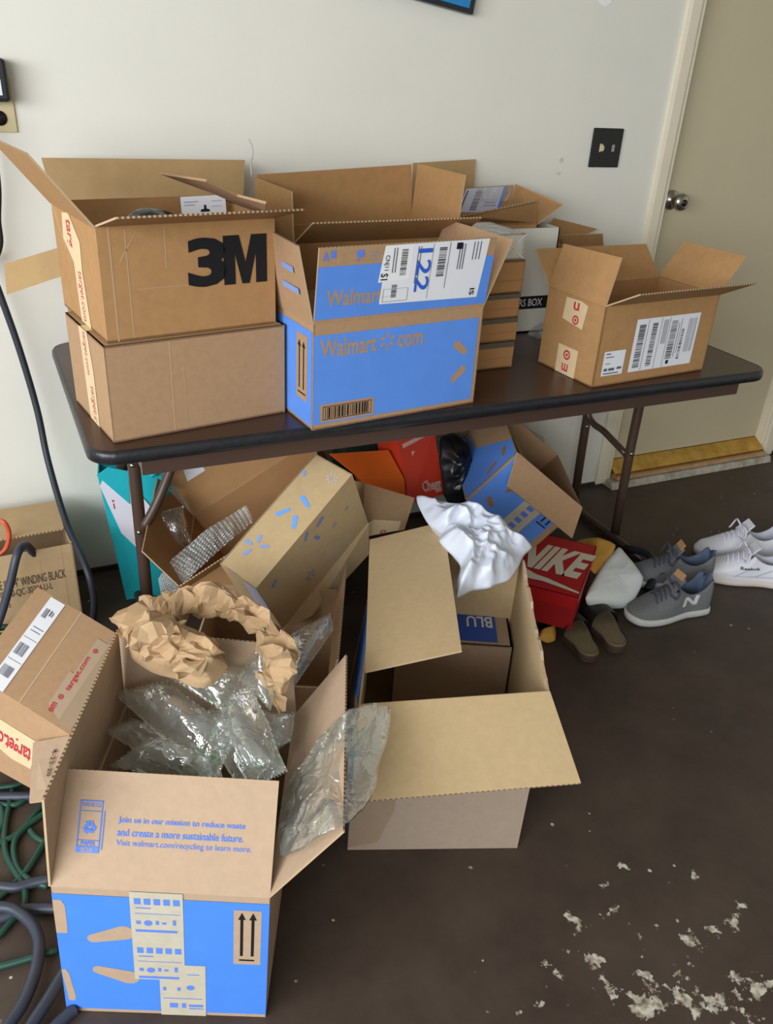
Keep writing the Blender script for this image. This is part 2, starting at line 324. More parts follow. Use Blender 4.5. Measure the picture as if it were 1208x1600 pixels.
# ------------------------------------------------------------ measured corner points (metres)
D = {"A":{"c":[[-1.0266,-0.7227,0.7363],[-0.6506,-0.6609,0.7363],[-1.0688,-0.4661,0.7363],[-0.6928,-0.4044,0.7363],[-1.0266,-0.7227,0.9328],[-0.6506,-0.6609,0.9328],[-1.0688,-0.4661,0.9328],[-0.6928,-0.4044,0.9328]],
"f":{}},"B":{"c":[[-1.0156,-0.7036,0.934],[-0.6653,-0.6452,0.934],[-1.0641,-0.4131,0.934],[-0.7138,-0.3547,0.934],[-1.0156,-0.7036,1.145],[-0.6653,-0.6452,1.145],[-1.0641,-0.4131,1.145],[-0.7138,-0.3547,1.145]],
"f":{"left":[[-1.0156,-0.7036,1.145],[-1.0641,-0.4131,1.145],[-1.1591,-0.4291,1.267],[-1.1106,-0.7196,1.267]],
"front":[[-1.0156,-0.7036,1.145],[-0.6653,-0.6452,1.145],[-0.6448,-0.768,1.1789],[-0.9951,-0.8264,1.1789]],
"back":[[-1.0641,-0.4131,1.145],[-0.7138,-0.3547,1.145],[-0.7018,-0.4297,1.065],[-1.0521,-0.4881,1.065]]}},"Btorn":[[-0.7991,-0.1741,1.1689],[-0.8537,-0.8722,1.2428],[-0.7959,-0.8457,1.2159],[-0.8011,-1.0276,1.2313],[-0.6969,-0.6827,1.1614],[-0.6364,-0.3011,1.1077],[-0.7452,-0.4775,1.1675]],
"X":{"c":[[-1.0383,-0.343,0.7363],[-0.5849,-0.343,0.7363],[-1.0383,-0.13,0.7363],[-0.5849,-0.13,0.7363],[-1.0383,-0.343,1.1044],[-0.5849,-0.343,1.1044],[-1.0383,-0.13,1.1044],[-0.5849,-0.13,1.1044]],
"f":{"back":[[-1.0383,-0.13,1.1044],[-0.5849,-0.13,1.1044],[-0.5649,-0.085,1.1924],[-1.0503,-0.085,1.1924]],
"left":[[-1.0429,-0.338,1.0429],[-1.0507,-0.338,0.9801],[-1.1709,-0.27,0.9274],[-1.1659,-0.27,0.9948]]}},"C":{"c":[[-0.6292,-0.7794,0.7363],[-0.2101,-0.7329,0.7363],[-0.6573,-0.526,0.7363],[-0.2382,-0.4794,0.7363],[-0.6292,-0.7794,0.9638],[-0.2101,-0.7329,0.9638],[-0.6573,-0.526,0.9638],[-0.2382,-0.4794,0.9638]],
"f":{"front":[[-0.6292,-0.7794,0.9638],[-0.2101,-0.7329,0.9638],[-0.208,-0.7524,1.1163],[-0.6271,-0.7989,1.1163]],
"left":[[-0.6292,-0.7794,0.9638],[-0.6573,-0.526,0.9638],[-0.6713,-0.526,1.1188],[-0.6619,-0.783,1.1188]],
"right":[[-0.2101,-0.7329,0.9638],[-0.2382,-0.4794,0.9638],[-0.1762,-0.4725,1.1055],[-0.1481,-0.726,1.1055]],
"back":[[-0.6573,-0.526,0.9638],[-0.2382,-0.4794,0.9638],[-0.2332,-0.5294,0.8438],[-0.6523,-0.576,0.8438]]}},"D":{"c":[[-0.5579,-0.452,0.7363],[-0.1177,-0.4227,0.7363],[-0.5732,-0.2225,0.7363],[-0.133,-0.1932,0.7363],[-0.5579,-0.452,1.0553],[-0.1177,-0.4227,1.0553],[-0.5732,-0.2225,1.0553],[-0.133,-0.1932,1.0553]],
"f":{"left":[[-0.5579,-0.452,1.0553],[-0.5732,-0.2225,1.0553],[-0.5772,-0.2225,1.1683],[-0.5619,-0.452,1.1683]],
"back":[[-0.5732,-0.2225,1.0553],[-0.133,-0.1932,1.0553],[-0.1347,-0.1732,1.1953],[-0.5732,-0.2125,1.1733]],
"right":[[-0.1177,-0.4227,1.0553],[-0.133,-0.1932,1.0553],[-0.123,-0.1927,1.2003],[-0.1077,-0.4222,1.2003]],
"front":[[-0.5579,-0.452,1.0553],[-0.1177,-0.4227,1.0553],[-0.1109,-0.5249,1.1163],[-0.5511,-0.5542,1.1163]]}},"F0":{"c":[[-0.0925,-0.53,0.7363],[0.0254,-0.5265,0.7363],[-0.0982,-0.3401,0.7363],[0.0197,-0.3365,0.7363],[-0.0925,-0.53,0.806],[0.0254,-0.5265,0.806],[-0.0982,-0.3401,0.806],[0.0197,-0.3365,0.806]],
"f":{}},"F1":{"c":[[-0.0885,-0.527,0.8075],[0.0294,-0.5223,0.8075],[-0.0961,-0.3372,0.8075],[0.0218,-0.3324,0.8075],[-0.0885,-0.527,0.868],[0.0294,-0.5223,0.868],[-0.0961,-0.3372,0.868],[0.0218,-0.3324,0.868]],
"f":{}},"F2":{"c":[[-0.0905,-0.529,0.8695],[0.0274,-0.5231,0.8695],[-0.1,-0.3392,0.8695],[0.0179,-0.3333,0.8695],[-0.0905,-0.529,0.931],[0.0274,-0.5231,0.931],[-0.1,-0.3392,0.931],[0.0179,-0.3333,0.931]],
"f":{}},"F3":{"c":[[-0.0865,-0.526,0.9325],[0.0313,-0.5189,0.9325],[-0.0979,-0.3363,0.9325],[0.0199,-0.3293,0.9325],[-0.0865,-0.526,1.0125],[0.0313,-0.5189,1.0125],[-0.0979,-0.3363,1.0125],[0.0199,-0.3293,1.0125]],
"f":{}},"PW":{"c":[[-0.085,-0.515,1.0135],[0.0298,-0.5081,1.0135],[-0.0946,-0.3553,1.0135],[0.0202,-0.3484,1.0135],[-0.085,-0.515,1.0755],[0.0298,-0.5081,1.0755],[-0.0946,-0.3553,1.0755],[0.0202,-0.3484,1.0755]],
"f":{}},"W":{"c":[[0.045,-0.255,0.7363],[0.317,-0.255,0.7363],[0.045,-0.03,0.7363],[0.317,-0.03,0.7363],[0.045,-0.255,1.0393],[0.317,-0.255,1.0393],[0.045,-0.03,1.0393],[0.317,-0.03,1.0393]],
"f":{}},"E":{"c":[[0.075,-0.235,0.7453],[0.253,-0.235,0.7453],[0.075,-0.055,0.7453],[0.253,-0.055,0.7453],[0.075,-0.235,1.0453],[0.253,-0.235,1.0453],[0.075,-0.055,1.0453],[0.253,-0.055,1.0453]],
"f":{"front":[[0.075,-0.235,1.0453],[0.253,-0.235,1.0453],[0.2108,-0.28,1.1166],[-0.0457,-0.31,1.083]],
"right":[[0.253,-0.235,1.0453],[0.253,-0.055,1.0453],[0.275,-0.06,1.1288],[0.3388,-0.22,1.0943]],
"back":[[0.075,-0.055,1.0453],[0.253,-0.055,1.0453],[0.2877,-0.03,1.1247],[0.1191,-0.03,1.1159]]}},"H":{"c":[[0.4136,-0.16,0.7363],[0.5611,-0.16,0.7363],[0.4136,-0.03,0.7363],[0.5611,-0.03,0.7363],[0.4136,-0.16,0.9647],[0.5611,-0.16,0.9647],[0.4136,-0.03,0.9647],[0.5611,-0.03,0.9647]],
"f":{"front":[[0.4136,-0.16,0.9647],[0.5611,-0.16,0.9647],[0.535,-0.18,1.002],[0.3774,-0.18,1.0019]],
"back":[[0.4136,-0.03,0.9647],[0.5611,-0.03,0.9647],[0.6403,-0.02,0.9866],[0.4608,-0.02,1.0237]]}},"T":{"c":[[0.1398,-0.7265,0.7363],[0.5367,-0.6935,0.7363],[0.1218,-0.51,0.7363],[0.5187,-0.4771,0.7363],[0.1398,-0.7265,0.9418],[0.5367,-0.6935,0.9418],[0.1218,-0.51,0.9418],[0.5187,-0.4771,0.9418]],
"f":{"left":[[0.1398,-0.7265,0.9418],[0.1218,-0.51,0.9418],[0.1535,-0.5074,1.0468],[0.1628,-0.7246,1.0561]],
"back":[[0.1218,-0.51,0.9418],[0.5187,-0.4771,0.9418],[0.5127,-0.4048,1.0172],[0.1158,-0.4377,1.0214]],
"right":[[0.5367,-0.6935,0.9418],[0.5187,-0.4771,0.9418],[0.5904,-0.4711,1.0322],[0.601,-0.6882,1.0359]],
"front":[[0.1398,-0.7265,0.9418],[0.5367,-0.6935,0.9418],[0.5448,-0.7911,0.9925],[0.1479,-0.8241,0.9925]]}},"K":{"c":[[-1.2711,-1.3668,0.001],[-0.968,-1.506,0.001],[-1.1041,-1.0033,0.001],[-0.8011,-1.1425,0.001],[-1.2564,-1.3736,0.3164],[-0.9577,-1.5108,0.3095],[-1.0894,-1.0101,0.3164],[-0.7907,-1.1473,0.3095]],
"f":{"front":[[-1.2564,-1.3736,0.3164],[-0.9577,-1.5108,0.3095],[-0.9135,-1.4216,0.4502],[-1.2122,-1.2844,0.4572]],
"left":[[-1.2564,-1.3736,0.3164],[-1.0894,-1.0101,0.3164],[-1.0868,-1.0218,0.5001],[-1.2417,-1.3803,0.5001]],
"right":[[-0.9577,-1.5108,0.3095],[-0.7907,-1.1473,0.3095],[-0.7048,-1.1867,0.4609],[-0.8587,-1.5562,0.4604]],
"back":[[-1.0894,-1.0101,0.3164],[-0.7907,-1.1473,0.3095],[-0.8027,-1.1503,0.4842],[-1.0894,-1.0061,0.4911]]}},"N":{"c":[[-0.7119,-1.2435,0.001],[-0.3803,-1.3717,0.001],[-0.5116,-0.7637,0.001],[-0.1666,-0.9481,0.001],[-0.7104,-1.2584,0.401],[-0.385,-1.3854,0.4351],[-0.4583,-0.7764,0.401],[-0.1669,-0.9531,0.4351]],
"f":{"front":[[-0.7104,-1.2584,0.401],[-0.385,-1.3854,0.4351],[-0.4265,-1.5515,0.3823],[-0.7735,-1.4196,0.345]],
"left":[[-0.6686,-1.192,0.412],[-0.4661,-0.7464,0.415],[-0.2909,-0.7883,0.455],[-0.4944,-1.2472,0.455]]}},"P":{"c":[[-0.47,-0.93,0.012],[-0.2287,-1.0511,0.012],[-0.3803,-0.7512,0.012],[-0.139,-0.8723,0.012],[-0.47,-0.93,0.252],[-0.2287,-1.0511,0.252],[-0.3803,-0.7512,0.252],[-0.139,-0.8723,0.252]],
"f":{}},"Q":{"c":[[-0.7863,-0.8725,0.4303],[-0.8409,-0.7786,0.4483],[-0.5215,-0.7518,0.6049],[-0.5761,-0.6579,0.6229],[-0.7007,-0.7865,0.241],[-0.7554,-0.6926,0.259],[-0.4359,-0.6658,0.4156],[-0.4905,-0.5719,0.4336]],
"f":{"lower":[[-0.7007,-0.7865,0.241],[-0.4359,-0.6658,0.4156],[-0.4304,-0.6623,0.321],[-0.6202,-0.7618,0.2426]]}},"S":{"c":[[-0.0713,-0.5263,0.3518],[0.0437,-0.2364,0.3745],[0.0418,-0.5834,0.508],[0.1568,-0.2935,0.5307],[0.1333,-0.5939,0.179],[0.2483,-0.304,0.2017],[0.2463,-0.651,0.3351],[0.3613,-0.3611,0.3578]],
"f":{"side":[[0.0418,-0.5834,0.508],[0.2463,-0.651,0.3351],[0.1937,-0.6928,0.2651],[-0.0083,-0.6294,0.433]]}},"V":{"c":[[-0.9727,-0.9629,0.001],[-0.7,-1.088,0.001],[-0.8224,-0.6358,0.001],[-0.5497,-0.7609,0.001],[-0.9727,-0.9629,0.301],[-0.7,-1.088,0.301],[-0.8224,-0.6358,0.301],[-0.5497,-0.7609,0.301]],
"f":{"right":[[-0.7,-1.088,0.301],[-0.5497,-0.7609,0.301],[-0.5297,-0.7609,0.371],[-0.68,-1.088,0.371]]}},"R":{"c":[[-0.7731,-0.52,0.028],[-0.4022,-0.52,0.2249],[-0.6734,-0.2,0.059],[-0.3025,-0.2,0.256],[-0.8762,-0.52,0.2222],[-0.5054,-0.52,0.4192],[-0.7766,-0.2,0.2532],[-0.4057,-0.2,0.4502]],
"f":{"back":[[-0.7766,-0.2,0.2532],[-0.4057,-0.2,0.4502],[-0.4714,-0.15,0.5738],[-0.8422,-0.15,0.3769]],
"left":[[-0.8762,-0.52,0.2222],[-0.7766,-0.2,0.2532],[-0.8675,-0.2,0.388],[-0.9672,-0.52,0.357]],
"front":[[-0.8762,-0.52,0.2222],[-0.5054,-0.52,0.4192],[-0.5218,-0.55,0.4501],[-0.8926,-0.55,0.2531]]}},"O":{"c":[[-1.535,-0.355,0.001],[-1.1155,-0.334,0.001],[-1.5475,-0.1053,0.001],[-1.128,-0.0843,0.001],[-1.535,-0.355,0.301],[-1.1155,-0.334,0.301],[-1.5475,-0.1053,0.301],[-1.128,-0.0843,0.301]],
"f":{"back":[[-1.5475,-0.1053,0.301],[-1.128,-0.0843,0.301],[-1.128,-0.2743,0.313],[-1.5475,-0.2953,0.313]]}},"M":[[-1.363,-0.7426,0.267],[-1.2804,-0.832,0.235],[-1.1961,-0.924,0.2],[-1.2843,-0.8846,0.04],[-1.3963,-0.7671,0.0704]],
"Mtape":[[-1.3692,-0.7783,0.1228],[-1.2798,-0.8758,0.0855],[-1.2605,-0.8728,0.1608],[-1.3569,-0.7689,0.1964]],
"Mu":[[0.1119,0.1414,0.045]],
"Mflap":[[-1.1963,-0.9258,0.2],[-1.2669,-0.8864,0.17],[-1.2853,-1.0417,0.165],[-1.2506,-1.0781,0.195]],
"cable":[[-1.2056,-0.05,0.975],[-1.1859,-0.06,0.8766],[-1.1625,-0.07,0.7397],[-1.1434,-0.09,0.5799],[-1.1372,-0.13,0.4486],[-1.1197,-0.25,0.3231],[-1.0962,-0.4,0.278],[-1.0874,-0.44,0.2081],[-1.0952,-0.44,0.1365],[-1.1156,-0.3848,0.02]],
"loop":[[-1.2022,-0.32,0.2528],[-1.2132,-0.335,0.302],[-1.2267,-0.36,0.3339],[-1.2449,-0.4,0.3348],[-1.2739,-0.42,0.2628],[-1.3039,-0.43,0.1913],[-1.337,-0.44,0.1292]],
"orange":[[-1.2912,-0.25,0.3599],[-1.2663,-0.28,0.3657],[-1.258,-0.28,0.3326],[-1.2701,-0.28,0.2915],[-1.2913,-0.28,0.2709]],
"h1":[[-1.378,-1.1321,0.0225],[-1.3619,-1.1373,0.0225],[-1.3387,-1.1524,0.0225],[-1.3138,-1.1891,0.0225],[-1.3026,-1.2276,0.0225],[-1.3055,-1.2655,0.0225],[-1.3166,-1.3045,0.0225],[-1.3363,-1.3436,0.0225],[-1.3571,-1.3688,0.0225],[-1.3723,-1.3896,0.0225]],
"h2":[[-1.3835,-1.0721,0.0105],[-1.3615,-1.081,0.0105],[-1.334,-1.0952,0.0105],[-1.3057,-1.0961,0.0105],[-1.2738,-1.0999,0.0105]],
"h3":[[-1.2664,-1.1697,0.0105],[-1.299,-1.1579,0.0105],[-1.3239,-1.1505,0.0105],[-1.3644,-1.1524,0.0105],[-1.3858,-1.1505,0.0105]],
"h4":[[-1.2633,-1.3081,0.0225],[-1.2727,-1.319,0.0225],[-1.297,-1.3507,0.0225],[-1.3242,-1.3826,0.0225],[-1.3399,-1.4032,0.0225]],
"h5":[[-1.2575,-1.3757,0.0105],[-1.266,-1.3791,0.0105],[-1.2872,-1.3906,0.0105],[-1.308,-1.404,0.0105]],
"h6":[[-1.3704,-0.8439,0.0105],[-1.3519,-0.8493,0.0105],[-1.2962,-0.8695,0.0105],[-1.2646,-0.8744,0.0105]],
"g1":[[-1.389,-1.2436,0.008],[-1.3687,-1.2482,0.008],[-1.3306,-1.2513,0.008],[-1.2746,-1.2537,0.008]],
"g2":[[-1.26,-0.8927,0.008],[-1.2709,-0.9014,0.008],[-1.3208,-0.9584,0.008],[-1.3574,-0.9726,0.008],[-1.381,-0.9764,0.008]],
"g3":[[-1.3265,-0.8379,0.008],[-1.3346,-0.8724,0.008],[-1.3464,-0.9395,0.008],[-1.3471,-1.0064,0.008],[-1.3275,-1.073,0.008],[-1.3191,-1.1037,0.008],[-1.3237,-1.1415,0.008],[-1.347,-1.1646,0.008],[-1.3661,-1.1841,0.008],[-1.3821,-1.1883,0.008]],
"g4":[[-1.2623,-0.9196,0.008],[-1.2731,-0.928,0.008],[-1.3145,-0.9557,0.008],[-1.332,-0.9878,0.008],[-1.3293,-1.0457,0.008],[-1.3056,-1.0895,0.008],[-1.2787,-1.1126,0.008]],
"g5":[[-1.3003,-0.9614,0.008],[-1.292,-0.9819,0.008],[-1.2755,-1.0038,0.008]],
"g6":[[-1.2688,-0.9963,0.008],[-1.2795,-1.0089,0.008],[-1.3153,-1.0624,0.008],[-1.3628,-1.1038,0.008],[-1.3795,-1.1086,0.008]],
"g7":[[-1.3637,-0.8174,0.008],[-1.3258,-0.8247,0.008],[-1.2936,-0.8257,0.008],[-1.2647,-0.8719,0.008]],
"g8":[[-1.3652,-0.8603,0.008],[-1.3287,-0.8803,0.008],[-1.3031,-0.8719,0.008],[-1.275,-0.8388,0.008]],
"g9":[[-1.368,-0.9395,0.008],[-1.3519,-0.9286,0.008],[-1.3501,-0.8847,0.008],[-1.3624,-0.8521,0.008]],
"coil":[[[-1.337,-0.3994,0.13],[-1.2997,-0.4062,0.135],[-1.2697,-0.4384,0.13],[-1.2512,-0.4849,0.115]],[[-1.3381,-0.4352,0.13],[-1.3014,-0.442,0.135],[-1.2718,-0.4735,0.13],[-1.2536,-0.5187,0.115]],[[-1.3393,-0.4699,0.13],[-1.303,-0.4769,0.135],[-1.2738,-0.5077,0.13],[-1.2558,-0.5517,0.115]],[[-1.3405,-0.5063,0.13],[-1.3048,-0.5134,0.135],[-1.2759,-0.5434,0.13],[-1.2582,-0.5862,0.115]],[[-1.3415,-0.5392,0.13],[-1.3063,-0.5464,0.135],[-1.2779,-0.5757,0.13],[-1.2604,-0.6173,0.115]]],
"nike":[[0.1404,-0.8287,0.16],[0.3581,-0.6221,0.16]],
"bagtq":[[-1.0234,-0.2,0.4221],[-0.8549,-0.2,0.4239],[-0.9152,-0.22,-0.0346],[-0.9723,-0.2,0.0117]],
"og1":[[-0.423,-0.36,0.4705],[-0.2426,-0.36,0.4575],[-0.2153,-0.42,0.3876],[-0.3494,-0.42,0.4083]],
"og2":[[-0.3494,-0.42,0.4083],[-0.2153,-0.42,0.3876],[-0.1959,-0.41,0.3279],[-0.303,-0.41,0.3496]],
"chg":[[-0.1962,-0.43,0.3127],[-0.0636,-0.4,0.3054],[-0.0999,-0.36,0.5011],[-0.2311,-0.38,0.51]],
"smf":[[-0.4298,-0.62,0.3507],[-0.2976,-0.6,0.3342],[-0.2528,-0.56,0.4036],[-0.4115,-0.58,0.4825]],
"bub":[[-0.9298,-0.47,0.2362],[-0.9008,-0.46,0.2726],[-0.797,-0.44,0.3369],[-0.6809,-0.42,0.3822],[-0.6668,-0.44,0.3418],[-0.7644,-0.47,0.2932],[-0.8491,-0.5,0.2467],[-0.9272,-0.5,0.1757]],
"arch":[[-1.0457,-0.9493,0.44],[-1.016,-0.9739,0.49],[-0.9757,-0.9907,0.515],[-0.9124,-1.0322,0.53],[-0.8598,-1.083,0.525],[-0.8369,-1.1457,0.505],[-0.8439,-1.2005,0.48],[-0.8528,-1.2189,0.42]],
"arch2":[[-1.0813,-1.0546,0.53],[-1.0367,-1.1051,0.54],[-0.9912,-1.1464,0.53],[-0.954,-1.1973,0.53]],
"pile":[[-1.089,-1.0291,0.5],[-1.0646,-0.9944,0.51],[-1.0041,-1.0123,0.51],[-0.9654,-1.0789,0.52],[-0.9405,-1.1419,0.52],[-0.9344,-1.1794,0.49],[-0.9611,-1.1927,0.47],[-1.0099,-1.1616,0.46],[-1.0648,-1.0758,0.47]],
"wbag":[[-0.3261,-0.7185,0.5],[-0.2858,-0.7603,0.5],[-0.2352,-0.7913,0.5],[-0.2026,-0.8636,0.5],[-0.1867,-0.9287,0.48],[-0.1548,-0.969,0.46],[-0.1882,-0.9878,0.45],[-0.2494,-1.027,0.43],[-0.3025,-1.0406,0.43],[-0.338,-1.0254,0.42],[-0.3861,-1.0396,0.42],[-0.346,-0.9696,0.45],[-0.3618,-0.9079,0.48],[-0.3412,-0.8753,0.48],[-0.3519,-0.8078,0.48]],
"air1":[[-1.1154,-1.039,0.385],[-1.0161,-1.0751,0.405],[-0.9342,-1.2591,0.405],[-0.9951,-1.3098,0.365]],
"air2":[[-1.144,-1.1019,0.345],[-1.0893,-1.094,0.355],[-0.9652,-1.2573,0.37],[-0.9948,-1.3047,0.345]],
"air3":[[-1.0188,-1.0956,0.425],[-0.9731,-1.0912,0.435],[-0.8911,-1.1429,0.445],[-0.9439,-1.2145,0.425]],
"air4":[[-1.1471,-1.194,0.355],[-1.0716,-1.1756,0.375],[-0.972,-1.2632,0.375],[-0.9757,-1.3369,0.355]],
"air5":[[-0.9479,-1.1977,0.415],[-0.8891,-1.1698,0.455],[-0.8852,-1.3798,0.42],[-0.9467,-1.3785,0.4]],
"air6":[[-0.9334,-1.4807,0.3569],[-0.8796,-1.3493,0.3486],[-0.8106,-1.3266,0.4225],[-0.7719,-1.3546,0.4959],[-0.6829,-1.3364,0.452],[-0.79,-1.4909,0.43],[-0.8783,-1.558,0.471]],
"air7":[[-0.7465,-0.9859,0.38],[-0.6475,-0.95,0.38],[-0.6566,-0.9931,0.37],[-0.7889,-1.1113,0.34]],
"air8":[[-0.8922,-0.33,0.3534],[-0.8238,-0.3,0.3457],[-0.8107,-0.33,0.2388],[-0.8903,-0.38,0.1924]],
"air9":[[-0.8718,-1.1735,0.37],[-0.8138,-1.2104,0.37],[-0.84,-1.2623,0.36],[-0.8838,-1.2702,0.36]],
"blk":[[-0.0665,-0.35,0.4725],[0.0221,-0.33,0.4569],[0.0454,-0.36,0.3603],[-0.004,-0.42,0.2442],[-0.0746,-0.44,0.2885],[-0.0879,-0.4,0.3773]],
"grn":[[-0.3301,-0.25,0.4486],[-0.1593,-0.25,0.4408]],
"Gq":[[0.1894,-0.3,0.4771],[0.4155,-0.28,0.3142],[0.5442,-0.3,0.096],[0.2441,-0.33,0.3512]],
"mail":[[0.2318,-0.7572,0.09],[0.3484,-0.6617,0.1],[0.5024,-0.5631,0.1],[0.503,-0.6088,0.095],[0.4846,-0.7158,0.08],[0.4136,-0.7645,0.045],[0.3341,-0.7692,0.06]],
"yel":[[0.3946,-0.4827,0.1],[0.4537,-0.5175,0.12],[0.4895,-0.5635,0.11],[0.4039,-0.6337,0.09],[0.3435,-0.655,0.09],[0.3382,-0.5846,0.11]],
"yel2":[[0.0741,-0.7779,0.03],[0.1253,-0.7741,0.03],[0.1047,-0.809,0.01],[0.0751,-0.8107,0.01],[0.0538,-0.7978,0.02]],
"tang":[[-0.5793,-0.17,1.2505],[-0.5701,-0.17,1.2335],[-0.569,-0.17,1.2118],[-0.5714,-0.16,1.1932]],
"hang":[[-0.8176,-0.5,1.1183],[-0.7227,-0.5,1.1232],[-0.7194,-0.47,1.1469],[-0.8136,-0.47,1.1427]],
"roll":[[-0.956,-0.5,1.1206],[-0.9498,-0.48,1.1283],[-0.9195,-0.45,1.1306],[-0.8695,-0.46,1.1277],[-0.8446,-0.5,1.1276]],
"air10":[[-0.9089,-1.1567,0.455],[-0.8564,-1.1291,0.475],[-0.8335,-1.1753,0.465],[-0.8744,-1.2581,0.435]],
"air11":[[-0.9932,-1.1683,0.39],[-0.9347,-1.167,0.4],[-0.8969,-1.3317,0.4],[-0.9553,-1.3624,0.38]],
"sheet":[[-0.0496,-0.03,1.1814],[0.1555,-0.03,1.1937]]}
# ------------------------------------------------------------ the setting
def wall_material():
    m = mat('wall_paint', (228, 226, 216), .55, var=.025, scale=3, bump=.10, bscale=25, spec=.35)
    nt = m.node_tree; N = nt.nodes.new; L = nt.links.new; b = nt.nodes['Principled BSDF']; base = b.inputs['Base Color'].links[0].from_socket
    tc = N('ShaderNodeTexCoord'); v = N('ShaderNodeTexVoronoi'); v.inputs['Scale'].default_value = 7; L(tc.outputs['Object'], v.inputs['Vector'])
    n = N('ShaderNodeTexNoise'); n.inputs['Scale'].default_value = 45; L(tc.outputs['Object'], n.inputs['Vector'])
    a = N('ShaderNodeMath'); a.operation = 'MULTIPLY_ADD'; L(n.outputs['Fac'], a.inputs[0]); a.inputs[1].default_value = .16; L(v.outputs['Distance'], a.inputs[2])
    r = N('ShaderNodeMapRange'); r.inputs['From Min'].default_value = .15; r.inputs['From Max'].default_value = .11; r.inputs['To Max'].default_value = .45; L(a.outputs[0], r.inputs['Value'])
    x = N('ShaderNodeMix'); x.data_type = 'RGBA'; L(r.outputs[0], x.inputs['Factor']); L(base, x.inputs['A']); x.inputs['B'].default_value = lin(150, 146, 138); L(x.outputs['Result'], b.inputs['Base Color'])
    return m
WALL = wall_material()
DOORC = mat('door_paint', (198, 186, 156), .5, var=.02, scale=4, bump=.05, bscale=30)
TRIM = mat('trim_paint', (228, 219, 196), .45, var=.03, scale=12, bump=.06)
CEIL = mat('ceiling_paint', (200, 196, 186), .8, var=.02)
def floor_material():
    m = bpy.data.materials.new('painted_concrete_floor'); m.use_nodes = True; nt = m.node_tree; b = nt.nodes['Principled BSDF']; N = nt.nodes.new; L = nt.links.new
    tc = N('ShaderNodeTexCoord'); src = tc.outputs['Object']
    n1 = N('ShaderNodeTexNoise'); n1.inputs['Scale'].default_value = 5; n1.inputs['Detail'].default_value = 8; n1.inputs['Roughness'].default_value = .7; L(src, n1.inputs['Vector'])
    r1 = N('ShaderNodeValToRGB'); r1.color_ramp.elements[0].position = .3; r1.color_ramp.elements[0].color = lin(62, 51, 44); r1.color_ramp.elements[1].position = .75; r1.color_ramp.elements[1].color = lin(84, 71, 61); L(n1.outputs['Fac'], r1.inputs[0])
    # chips where the paint has come off: small flakes scattered, large ones in a worn patch
    n2 = N('ShaderNodeTexNoise'); n2.inputs['Scale'].default_value = 17; n2.inputs['Detail'].default_value = 9; n2.inputs['Roughness'].default_value = .62; L(src, n2.inputs['Vector'])
    vd = N('ShaderNodeVectorMath'); vd.operation = 'DISTANCE'; L(src, vd.inputs[0]); vd.inputs[1].default_value = WORN
    mr = N('ShaderNodeMapRange'); mr.inputs['From Min'].default_value = .03; mr.inputs['From Max'].default_value = .5; mr.inputs['To Min'].default_value = .15; mr.inputs['To Max'].default_value = -.06; L(vd.outputs['Value'], mr.inputs['Value'])
    ad = N('ShaderNodeMath'); ad.operation = 'ADD'; L(n2.outputs['Fac'], ad.inputs[0]); L(mr.outputs[0], ad.inputs[1])
    th = N('ShaderNodeMapRange'); th.inputs['From Min'].default_value = .645; th.inputs['From Max'].default_value = .66; L(ad.outputs[0], th.inputs['Value'])
    v2 = N('ShaderNodeTexVoronoi'); v2.inputs['Scale'].default_value = 21; L(src, v2.inputs['Vector'])
    n5 = N('ShaderNodeTexNoise'); n5.inputs['Scale'].default_value = 60; L(src, n5.inputs['Vector'])
    sm = N('ShaderNodeMath'); sm.operation = 'MULTIPLY_ADD'; L(n5.outputs['Fac'], sm.inputs[0]); sm.inputs[1].default_value = .25; L(v2.outputs['Distance'], sm.inputs[2])
    sp = N('ShaderNodeMapRange'); sp.inputs['From Min'].default_value = .195; sp.inputs['From Max'].default_value = .175; L(sm.outputs[0], sp.inputs['Value'])
    n6 = N('ShaderNodeTexNoise'); n6.inputs['Scale'].default_value = 4; L(src, n6.inputs['Vector'])
    gt = N('ShaderNodeMapRange'); gt.inputs['From Min'].default_value = .5; gt.inputs['From Max'].default_value = .56; L(n6.outputs['Fac'], gt.inputs['Value'])
    sg = N('ShaderNodeMath'); sg.operation = 'MULTIPLY'; L(sp.outputs[0], sg.inputs[0]); L(gt.outputs[0], sg.inputs[1])
    mx = N('ShaderNodeMath'); mx.operation = 'MAXIMUM'; L(th.outputs[0], mx.inputs[0]); L(sg.outputs[0], mx.inputs[1])
    n3 = N('ShaderNodeTexNoise'); n3.inputs['Scale'].default_value = 70; n3.inputs['Detail'].default_value = 4; L(src, n3.inputs['Vector'])
    r3 = N('ShaderNodeValToRGB'); r3.color_ramp.elements[0].position = .35; r3.color_ramp.elements[0].color = lin(120, 98, 84); r3.color_ramp.elements[1].position = .6; r3.color_ramp.elements[1].color = lin(205, 200, 182); L(n3.outputs['Fac'], r3.inputs[0])
    mc = N('ShaderNodeMix'); mc.data_type = 'RGBA'; L(mx.outputs[0], mc.inputs['Factor']); L(r1.outputs[0], mc.inputs['A']); L(r3.outputs[0], mc.inputs['B'])
    L(mc.outputs['Result'], b.inputs['Base Color']); b.inputs['Roughness'].default_value = .5; b.inputs['Specular IOR Level'].default_value = .3
    bp = N('ShaderNodeBump'); bp.inputs['Strength'].default_value = .25; bp.inputs['Distance'].default_value = .003; L(n2.outputs['Fac'], bp.inputs['Height']); L(bp.outputs[0], b.inputs['Normal'])
    return m
WORN = (-.31, -1.86, 0)
def struct(name, vs, fs, m): return tag(mk(name, vs, fs, m, origin=(0, 0, 0)), kind='structure')
X0, X1, Y0, ZC, DL, DR, DT = -3.6, 3.0, -5.8, 2.6, .9098, 1.738, 2.08
